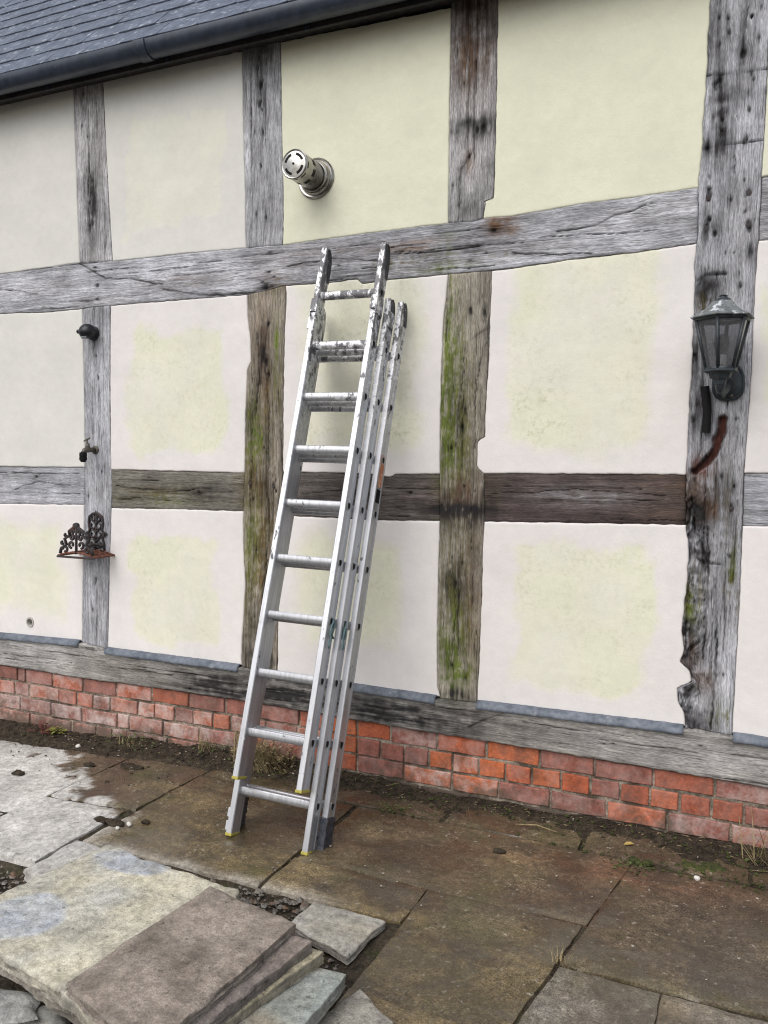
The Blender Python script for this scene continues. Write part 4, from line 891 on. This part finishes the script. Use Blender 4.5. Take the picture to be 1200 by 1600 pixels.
def stile(sx, sgn, y0, z0, z1):
    """one upright: a box section with a shallow channel down its outer side, rounded off at the back of the top"""
    o_ = sgn; w_ = SWD
    prof = [(-w_*o_, .003), ((-w_+.003)*o_, 0), ((w_-.002)*o_, 0), (w_*o_, .002), (w_*o_, .010), ((w_-.0018)*o_, .0125), ((w_-.0018)*o_, SDP-.0125), (w_*o_, SDP-.010), (w_*o_, SDP-.002), ((w_-.002)*o_, SDP), ((-w_+.003)*o_, SDP), (-w_*o_, SDP-.003)]
    rings = [(z0, SDP), (z0+.3*(z1-z0), SDP), (z0+.7*(z1-z0), SDP), (z1-.10, SDP)]
    rings += [(z1-.10+.10*math.sin(a), SDP*(.42+.58*math.cos(a))) for a in np.linspace(.25, math.pi/2, 6)]
    n = len(prof); V = []
    for z, dm in rings:
        for x, y in prof: V.append((sx+x, y0+min(y, y*dm/SDP if dm < SDP else y), z))
    b = MB(); Fc = [[i*n+k, i*n+(k+1) % n, (i+1)*n+(k+1) % n, (i+1)*n+k] for i in range(len(rings)-1) for k in range(n)]
    Fc += [list(range(n))[::-1], [(len(rings)-1)*n+k for k in range(n)]]
    return b.add(V, Fc)
def rung(y0, w_, z, x_over=.0145):
    """hollow D-section rung, its swaged ends showing outside the stiles"""
    yc = y0+SDP*.5; po = []
    for k in range(9):
        a = math.pi*k/8; po.append((-.017*math.cos(a), -.021*math.sin(a)))
    po += [(.017, .010), (.0145, .014), (-.0145, .014), (-.017, .010)]
    pi_ = [(x*.80, y*.80) for x, y in po]; n = len(po); xe = w_/2+x_over; b = MB()
    V = [(x, yc+p, z+q) for x in (-xe, xe) for p, q in po]+[(x, yc+p, z+q) for x in (-xe, xe) for p, q in pi_]
    Fc = [[k, (k+1) % n, n+(k+1) % n, n+k] for k in range(n)]+[[2*n+(k+1) % n, 2*n+k, 3*n+k, 3*n+(k+1) % n] for k in range(n)]
    for e in (0, 1): Fc += [[e*n+k, e*n+(k+1) % n, (2+e)*n+(k+1) % n, (2+e)*n+k] for k in range(n)]
    return b.add(V, Fc)
for si, (y0, w_, z0, z1, first) in enumerate(SECT):
    for sgn in (-1, 1):
        sx = sgn*w_/2
        s_ = stile(sx, sgn, y0, z0+.006, z1).build('stile', MA, ladder, True, auto=30)
        # cap at the top: dark and rounded, wrapped over the back of the stile
        ch = (.155, .085, .10)[si]
        arc = [(z1-ch, SDP+.002), (z1-.095, SDP+.003)]+[(z1-.095+.100*math.sin(a), SDP*(.42+.58*math.cos(a))+.003) for a in np.linspace(.25, math.pi/2-.1, 6)]+[(z1+.006, SDP*.40)]
        fr = [(z1-.004, .014), (z1-.05, .026), (z1-ch, .045)]
        lp = [(sx-SWD-.0018, y0+y, z) for z, y in arc+fr]
        if si == 0 or sgn > 0:
            bb = MB(); bb.prism(lp, (2*SWD+.0036, 0, 0)); bb.build('end_cap', M_cap, s_, bevel=.002)
        # foot
        if si < 2:
            bb = MB(); bb.box(sx-SWD-.0022, sx+SWD+.0022, y0-.002, y0+SDP+.002, z0-.004, z0+.009); bb.build('foot', M_yellow, s_, bevel=.003)
        else:
            V = []
            bb = MB(); nr = 12
            for k in range(nr+1):
                z = z0+.0+.125*k/nr; j = .0016*math.sin(k*2.4+sgn); V += [(sx+px_*(SWD+.003+j+.0012*math.sin(k*5+px_*3+py_)), y0+SDP/2+py_*(SDP/2+.003+j), z) for px_, py_ in ((-1, -1), (0, -1.03), (1, -1), (1.04, 0), (1, 1), (0, 1.03), (-1, 1), (-1.04, 0))]
            bb.add(V, [[i*8+k, i*8+(k+1) % 8, (i+1)*8+(k+1) % 8, (i+1)*8+k] for i in range(nr) for k in range(8)]+[list(range(8))[::-1], [nr*8+k for k in range(8)]])
            bb.build('tape_wrap', M_tape, s_, True, auto=50)
            bb = MB(); bb.box(sx-SWD*.9, sx+SWD*.9, y0+.004, y0+SDP-.004, .002, z0+.004); bb.build('foot', plain('worn_rubber', (.42, .40, .38), .8) if 'worn_rubber' not in bpy.data.materials else bpy.data.materials['worn_rubber'], s_, bevel=.003)
        if si == 0:
            # guide bracket that holds the next section behind
            bb = MB(); zb = 2.30; ox = sx+sgn*(SWD+.0012)
            bb.box(min(ox, ox+sgn*.003), max(ox, ox+sgn*.003), y0-.004, y0+SDP*.95, zb, zb+.085)
            bb.box(sx-SWD-.002 if sgn > 0 else ox-.003, ox+.003 if sgn > 0 else sx+SWD+.002, y0-.0065, y0-.0035, zb+.02, zb+.085)
            bb.build('guide_bracket', MA, s_, bevel=.0012)
        if si == 1 and sgn > 0:
            bb = MB(); ox = sx+SWD+.0012; bb.box(ox, ox+.003, y0-.002, y0+SDP*.9, 2.27, 2.345); bb.build('guide_bracket', MA, s_, bevel=.0012)
        if si == 0 and sgn < 0:
            bb = MB(); bb.box(sx-SWD-.012, sx-SWD, y0+.004, y0+.03, 2.24, 2.30); bb.build('bracket_lug', MA, s_, bevel=.0015)
        if si == 1 and sgn < 0:
            for zz in (.075, .022):
                bb = MB(); bb.box(sx-SWD-.010, sx-SWD+.001, y0+.004, y0+.040, zz, zz+.038); bb.build('bracket_lug', MA, s_, bevel=.0015)
        if si == 2 and sgn > 0:
            bb = MB(); bb.box(sx+SWD-.0035, sx+SWD-.0005, y0+.014, y0+SDP-.014, 1.545, 1.69); bb.build('orange_sticker', M_orange, s_)
            bb = MB(); bb.box(sx+SWD-.0035, sx+SWD-.0005, y0+.014, y0+SDP-.014, 1.475, 1.535); st_ = bb.build('black_sticker', M_black, s_)
    for k in range(9):
        ro = rung(y0, w_, R0+RP*(k+first)).build('rung', MA, ladder, True, auto=30)
        for sg in (-1, 1):
            zc = R0+RP*(k+first); xe = sg*(w_/2+.0132); lp = [(xe, y0+SDP*.5+.0135*math.cos(a), zc-.003+.0155*math.sin(a)) for a in np.linspace(0, 6.283, 13)[:-1]]
            MB().prism(lp, (-sg*.002, 0, 0)).build('rung_hole', M_hole, ro)  # dark disc paints the shade inside the hollow rung end
def cord(name, pts, r):
    MB().tube(pts, r, 7).build(name, M_cord, ladder, True)
xo = SECT[0][1]/2+SWD+.001; yy = SECT[0][0]+SDP*.55; zr = R0+RP*3
cord('cord_loop', [(xo, yy+.008, zr+.01), (xo+.006, yy+.002, zr-.004), (xo+.008, yy-.012, zr-.02), (xo+.007, yy-.016, zr-.045), (xo+.008, yy-.004, zr-.075), (xo+.006, yy-.010, zr-.10), (xo+.006, yy-.004, zr-.112)], .0042)
cord('cord_loop', [(xo+.002, yy+.018, zr+.004), (xo+.008, yy+.014, zr-.03), (xo+.008, yy+.004, zr-.055), (xo+.007, yy+.022, zr-.07)], .004)
xo = SECT[1][1]/2+SWD+.001; yy = SECT[1][0]+SDP*.5; zr = R0+RP*3-.004
cord('cord_loop', [(xo, yy+.004, zr+.012), (xo+.006, yy-.006, zr-.004), (xo+.008, yy-.016, zr-.03), (xo+.007, yy-.018, zr-.06), (xo+.006, yy, zr-.085), (xo+.006, yy+.006, zr-.10), (xo+.006, yy-.004, zr-.105), (xo+.006, yy-.012, zr-.085)], .003)
bb = MB(); bb.box(xo-.001, xo+.003, yy-.012, yy+.016, zr-.062, zr-.012); bb.build('cord_tag', M_cord, ladder, bevel=.001)

# ------------------------------------------------------------------ wall lantern
Lc = at(1126, 577, .165); bx, by, bz = Lc
lan = thing('wall_lantern', 'green black six sided wall lantern with flaking roof on the thick post', 'lantern', (bx, 0, bz-.12))
inv = np.array([bx, 0, bz-.12])
def loc_b(): return MB()
def LP(x, y, z): return np.array([bx+x, by+y, bz+z])-inv
RB, RT, HG = .056, .100, .190         # glass cage: bottom and top radius, height
ANG = [math.radians(30+60*k-8) for k in range(6)]
def hexp(r, z): return [LP(r*math.cos(a), r*math.sin(a), z) for a in ANG]
bot, top = hexp(RB, 0), hexp(RT, HG)
for k in range(6):
    j = (k+1) % 6
    b = MB(); b.tube([bot[k], top[k]], .0075, 6); b.build('cage_bar', M_lamp, lan, True)
    q = [bot[k], bot[j], top[j], top[k]]; cen = sum(q)/4; nn = np.cross(q[1]-q[0], q[3]-q[0]); nn /= np.linalg.norm(nn)
    q = [cen+(p-cen)*.93 for p in q]
    b = MB(); b.prism([p-nn*.001 for p in q], nn*.002); b.build('glass_pane', M_glass, lan)
    for ra, rb_ in ((top[k], top[j]), (bot[k], bot[j])): MB().tube([ra, rb_], .009, 6).build('cage_rail', M_lamp, lan, True)
def hexloft(secs):
    b = MB(); V = []; 
    for r, z in secs: V += hexp(r, z)
    n = 6; b.add(V, [[i*n+k, i*n+(k+1) % n, (i+1)*n+(k+1) % n, (i+1)*n+k] for i in range(len(secs)-1) for k in range(n)]+[list(range(n))[::-1], [(len(secs)-1)*n+k for k in range(n)]])
    return b
hexloft([(.100, HG+.002), (.122, HG+.003), (.123, HG+.007), (.088, HG+.024), (.060, HG+.044), (.042, HG+.066), (.034, HG+.070)]).build('lantern_roof', M_roof, lan, bevel=.002)
b = MB(); b.lathe([(.034, HG+.068), (.028, HG+.076), (.018, HG+.080), (.015, HG+.086), (.017, HG+.089), (.0005, HG+.096)], LP(0, 0, 0), (0, 0, 1), 16)
b.build('finial', M_lamp, lan, True, auto=40)
hexloft([(.066, -.002), (.068, -.010), (.046, -.016), (.040, -.034), (.026, -.040), (.022, -.060), (.001, -.064)]).build('lantern_base', M_lamp, lan, bevel=.002)
b = MB(); b.lathe([(.020, -.006), (.021, .05), (.016, .055)], LP(0, 0, 0), (0, 0, 1), 14); b.build('bulb_holder', plain('holder_white', (.5, .5, .48), .5), lan, True, auto=40)
b = MB(); b.lathe([(.014, .055), (.026, .08), (.030, .10), (.024, .125), (.0005, .135)], LP(0, 0, 0), (0, 0, 1), 16); b.build('bulb', M_glass, lan, True)
# back plate on the post and the swan arm out to the base
Pc = at(1138, 600, 0); pl = []
for k in range(24):
    a = 2*math.pi*k/24; rx = .062*(1-.10*max(0, math.sin(a))); rz = .085
    pl.append((abs(math.cos(a))**.8*np.sign(math.cos(a))*rx, abs(math.sin(a))**.75*np.sign(math.sin(a))*rz*(1 if math.sin(a) > 0 else .80)))
def ploop(s, y): return [np.array([Pc[0]+x*s, y, Pc[2]+z*s])-inv for x, z in pl]
b = MB(); V = []
for s, y in ((1, .004), (1, -.012), (.90, -.017), (.84, -.016), (.80, -.022), (.5, -.030)): V += ploop(s, y)
n = 24; b.add(V, [[i*n+k, i*n+(k+1) % n, (i+1)*n+(k+1) % n, (i+1)*n+k] for i in range(5) for k in range(n)]+[[5*n+k for k in range(n)]])
bp = b.build('back_plate', M_lamp, lan, True, auto=30)
for sx, sz in ((-.012, -.052), (.014, -.050)):
    b = MB(); b.lathe([(.007, -.018), (.007, -.028), (.003, -.031), (.0005, -.031)], np.array([Pc[0]+sx, 0, Pc[2]+sz])-inv, (0, 1, 0), 10)
    b.build('screw', M_brass, bp, True, auto=40)
A0 = np.array([Pc[0]-.005, -.015, Pc[2]+.0]); A1 = np.array([bx, by, bz-.06])
b = MB(); b.tube([A0-inv, A0+np.array([-.004, -.05, -.022])-inv, A1*.45+A0*.55+np.array([0, -.02, -.03])-inv, A1+np.array([0, .03, -.022])-inv, A1+np.array([0, .004, -.008])-inv, A1+np.array([0, 0, .02])-inv], [.026, .021, .018, .017, .019, .022], 12)
b.build('arm', M_lamp, lan, True)
# black conduit stub hanging below the lantern
q0, q1, q2 = at(1101, 604, .022), at(1105, 640, .020), at(1103, 676, .018)
b = MB(); b.tube([q0, q1, q2], [.017, .0165, .017], 10); tag(b.build('conduit_stub', M_black, None, True, auto=50), 'short black conduit stub hanging on the post below the lantern', 'conduit')

# ------------------------------------------------------------------ flue terminal
Fc_ = at(494, 279, 0); Fx, Fz = Fc_[0], Fc_[2]
flu = thing('flue_terminal', 'shiny steel boiler flue pipe sticking out of the top plaster panel', 'flue', (Fx, 0, Fz))
FL = .205; FR = .066
b = MB(); b.lathe([(.098, .004), (.098, -.006), (.092, -.012), (.084, -.010), (.081, -.017), (.076, -.024), (.072, -.022), (.070, -.034), (FR+.001, -.036)], (0, 0, 0), (0, 1, 0), 40); b.build('flange', M_chrome, flu, True, auto=30)
b = MB(); b.lathe([(FR-.002, -.01), (FR-.002, -FL*.52), (FR, -FL*.54), (FR, -FL+.004), (FR-.003, -FL)], (0, 0, 0), (0, 1, 0), 48); tb = b.build('pipe', M_chrome, flu, True, auto=30)
b = MB(); b.lathe([(FR-.002, -FL+.002), (FR+.003, -FL), (FR+.003, -FL-.006), (FR-.001, -FL-.009), (FR-.006, -FL-.007), (.012, -FL-.014), (.0005, -FL-.0145)], (0, 0, 0), (0, 1, 0), 48); cap = b.build('end_plate', M_chrome, flu, True, auto=30)
def slot(r0, r1, y0, y1, a0, a1, n=8):
    b = MB(); V = []
    for k in range(n+1):
        a = a0+(a1-a0)*k/n
        for r, y in ((r0, y0), (r1, y1)): V.append((r*math.cos(a), y, r*math.sin(a)))
    return b.add(V, [[2*k, 2*k+1, 2*k+3, 2*k+2] for k in range(n)])
for k in range(4):
    a = math.radians(20+90*k); slot(.040, .052, -FL-.0112, -FL-.0096, a, a+math.radians(56)).build('slot', M_hole, cap)  # flat dark strips paint the shade inside the slots
b = MB(); b.lathe([(.006, -FL-.0146), (.0045, -FL-.019), (.0005, -FL-.019)], (0, 0, 0), (0, 1, 0), 10); b.build('screw', M_black, cap, True)
for k in range(8):
    a = math.radians(8+45*k)
    for y0 in (-FL*.60, -FL*.66): slot(FR+.0006, FR+.0006, y0, y0-.0085, a, a+math.radians(30)).build('slot', M_hole, tb)
    slot(FR+.0006, FR+.0006, -FL*.93, -FL*.93-.007, a+.3, a+.3+math.radians(27)).build('slot', M_hole, tb)

# ------------------------------------------------------------------ small fittings on the slim post
S0 = at(147, 521, 0); sens = thing('sensor_light', 'small black domed sensor fixed to the slim post above the tap', 'sensor', tuple(S0))
b = MB(); b.lathe([(.001, .004), (.040, .004), (.040, -.016), (.032, -.024)], (0, 0, 0), (0, 1, 0), 24); b.build('base', M_sensor, sens, True, auto=40)
b = MB()
V = []; nr = 10; ns = 20
for i in range(nr+1):
    ph = math.pi*i/nr
    for k in range(ns):
        th = 2*math.pi*k/ns; x = .050*math.sin(ph)*math.cos(th); y = -.046*math.cos(ph); z = .045*math.sin(ph)*math.sin(th)
        V.append((x-.004, y-.046, max(z, -.034)+.002))
b.add(V, [[i*ns+k, i*ns+(k+1) % ns, (i+1)*ns+(k+1) % ns, (i+1)*ns+k] for i in range(nr) for k in range(ns)])
hd = b.build('dome', M_sensor, sens, True, auto=50)
b = MB(); b.lathe([(.0005, -.001), (.017, 0), (.014, -.010), (.0005, -.014)], (.004, -.085, -.028), (0, -.4, 1), 14); b.build('lens', M_lens, hd, True)
b = MB(); b.lathe([(.0005, 0), (.012, 0), (.012, .016), (.0005, .018)], (-.045, -.06, .004), (-1, 0, 0), 12); b.build('knob', M_sensor, hd, True, auto=40)

T0 = at(149, 703, 0); tap = thing('garden_tap', 'old brass garden tap with black hose connector on the slim post', 'tap', tuple(T0))
b = MB(); b.lathe([(.024, .003), (.024, -.006), (.014, -.010)], (0, 0, 0), (0, 1, 0), 18); b.build('wall_plate', M_brass, tap, True, auto=40)
b = MB(); b.tube([(0, 0, 0), (0, -.035, 0), (0, -.065, 0), (0, -.085, -.006), (0, -.094, -.022)], [.013, .013, .017, .014, .013], 12); b.tube([(0, -.058, .005), (0, -.058, .035)], [.014, .010], 12); b.build('body', M_brass, tap, True)
b = MB(); b.tube([(0, -.058, .03), (-.006, -.058, .052)], .005, 8); b.tube([(-.034, -.052, .048), (-.006, -.058, .056), (.022, -.064, .066)], [.004, .006, .004], 8); b.build('handle', M_brass, tap, True)
b = MB(); b.lathe([(.012, .012), (.020, .008), (.021, -.012), (.018, -.014), (.021, -.017), (.021, -.032), (.016, -.036), (.013, -.044), (.0005, -.044)], (0, -.094, -.026), (0, 0, 1), 16); b.build('hose_connector', M_black, tap, True, auto=40)

# cast iron hose hanger: scrolled back plate, rusty tray, scrolled front guard
H0 = at(151, 862, 0); hh = thing('hose_hanger', 'ornate rusty cast iron hose hanger screwed to the slim post', 'hose hanger', tuple(H0))
def scroll(cx, cz, r, a0, a1, y, n=14, shrink=.75):
    return [(cx+r*(1-shrink*k/n*.6)*math.cos(a0+(a1-a0)*k/n), y, cz+r*(1-shrink*k/n*.6)*math.sin(a0+(a1-a0)*k/n)) for k in range(n+1)]
def ornament(y, hgt, wdt, rad, crest):
    b = MB()
    for s in (-1, 1):
        b.tube([(s*wdt*.5, y, 0), (s*wdt*.47, y, hgt*.16), (s*wdt*.30, y, hgt*.30), (s*wdt*.36, y, hgt*.48), (s*wdt*.20, y, hgt*.60), (s*wdt*.22, y, hgt*.74), (s*wdt*.08, y, hgt*.86), (0, y, hgt*.90)], rad*1.2, 6)
        b.tube(scroll(s*wdt*.34, hgt*.13, hgt*.11, 0 if s > 0 else math.pi, s*5.2+(0 if s > 0 else math.pi), y), rad, 6)
        b.tube(scroll(s*wdt*.15, hgt*.30, hgt*.11, -1.57, -1.57+s*5.4, y), rad, 6)
        b.tube(scroll(s*wdt*.13, hgt*.54, hgt*.09, 1.57, 1.57+s*5.4, y), rad, 6)
        b.tube(scroll(s*wdt*.09, hgt*.74, hgt*.07, -1.57, -1.57+s*5.4, y), rad, 6)
        b.tube(scroll(s*wdt*.43, hgt*.34, hgt*.05, math.pi/2, math.pi/2-s*5, y), rad, 6)
        b.tube(scroll(s*wdt*.33, hgt*.60, hgt*.04, math.pi/2, math.pi/2-s*5, y), rad, 6)
    b.tube([(0, y, 0), (0, y, hgt*.92)], rad, 6)
    for k in range(5):
        a = math.pi*(k/4); b.tube([(0, y, hgt*.90), (crest*math.cos(a), y, hgt*.92+crest*math.sin(a))], [rad, rad*1.6], 6)
    return b
bpz = MB()
b_ = MB()
for s in (-1, 1):       # arched back plate
    bpz.tube([(s*.062, -.006, -.01), (s*.060, -.006, .05), (s*.046, -.006, .085), (s*.064, -.006, .10), (s*.044, -.006, .125), (s*.052, -.006, .165), (s*.046, -.006, .20), (s*.020, -.006, .218), (0, -.006, .220)], .0075, 7)
    for cz, r in ((.045, .026), (.10, .024), (.15, .024), (.19, .018)): bpz.tube(scroll(s*.022, cz, r, 1.57, 1.57+s*5.6, -.006), .006, 6)
    bpz.tube(scroll(s*.064, .10, .014, 0, s*5, -.006), .006, 6)
bpz.tube([(0, -.006, 0), (0, -.006, .235)], [.008, .003], 7); bpz.tube([(-.06, -.006, .035), (0, -.006, .045), (.06, -.006, .035)], .009, 7)
bpz.build('back_plate', M_iron, hh, True)
ornament(-.155, .170, .235, .0078, .016).build('front_guard', M_iron, hh, True)
b = MB(); TWD = .13
for y in (-.155, -.118, -.08, -.042, -.006): b.tube([(-TWD, y, -.012), (-TWD*.5, y, .004), (0, y, .010), (TWD*.5, y, .004), (TWD, y, -.012)], .0058, 6)
for x in (-1, -.66, -.33, 0, .33, .66, 1):
    z = .010-.022*abs(x)**1.6; b.tube([(x*TWD, -.158, z), (x*TWD, -.003, z)], .0062, 6)
for x in (-.5, 0, .5):
    for y in (-.12, -.05): b.tube(scroll(x*TWD, 0, .016, 0, 6.2, 0), .001, 4) if False else b.tube([(x*TWD+.02*math.cos(a), y+.016*math.sin(a), .006-.02*abs(x)**1.6) for a in np.linspace(0, 6.283, 12)], .0045, 6)
b.build('tray', M_rust, hh, True)
b = MB(); b.box(-TWD-.006, TWD+.006, -.166, -.158, -.024, -.012); b.build('tray_lip', M_iron, hh, bevel=.002)

# ------------------------------------------------------------------ bolts on the thick post and pegs in the timber
for px, py, r in [(1107, 308, .013), (1142, 313, .008), (1171, 301, .013), (1104, 356, .014), (1169, 352, .011), (149, 418, .007), (152, 468, .007), (390, 755, .010), (427, 760, .009), (1143, 795, .010)]:
    p = at(px, py, 0); b = MB(); b.lathe([(r, .010), (r, .004), (r*.8, .0025), (.0005, .0025)], (p[0], .0, p[2]), (0, 1, 0), 10); b.build('iron_bolt', M_iron, house, True, auto=40)

# dry litter blown along the wall foot
rr = random.Random(77); b = MB()
for _ in range(380):
    x = rr.uniform(-4.0, 1.2); y = -.02-.24*rr.random()**1.6; a = rr.gauss(0, .7); L = rr.uniform(.006, .03); z = max(zs(x, y), float(gzf(x)))+.002
    e = np.array([math.cos(a), math.sin(a), rr.uniform(-.1, .35)])*L; g_ = np.array([-math.sin(a), math.cos(a), 0])*rr.uniform(.001, .003); c = np.array([x, y, z])
    b.add([c-g_, c+g_, c+e*.6+g_*.8+np.array([0, 0, .003]), c+e], [[0, 1, 2, 3]])
tag(b.build('plant_litter', mat_noise('litter', (.05, .035, .02), (.24, .18, .10), 25, .9, bs=0)), 'dry straw litter scattered along the foot of the wall', 'litter', kind='stuff')

scatter('moss_bits', [(-2.2, 1.3, -.30, -.02, lambda x, y: max(zs(x, y), float(gzf(x)))+.001, 700, .004, .014), (-.6, .9, -.36, -.24, lambda x, y: .003, 160, .004, .012)], M_moss, 9, 'dull green moss crumbs dotted along the wall foot', 'moss')
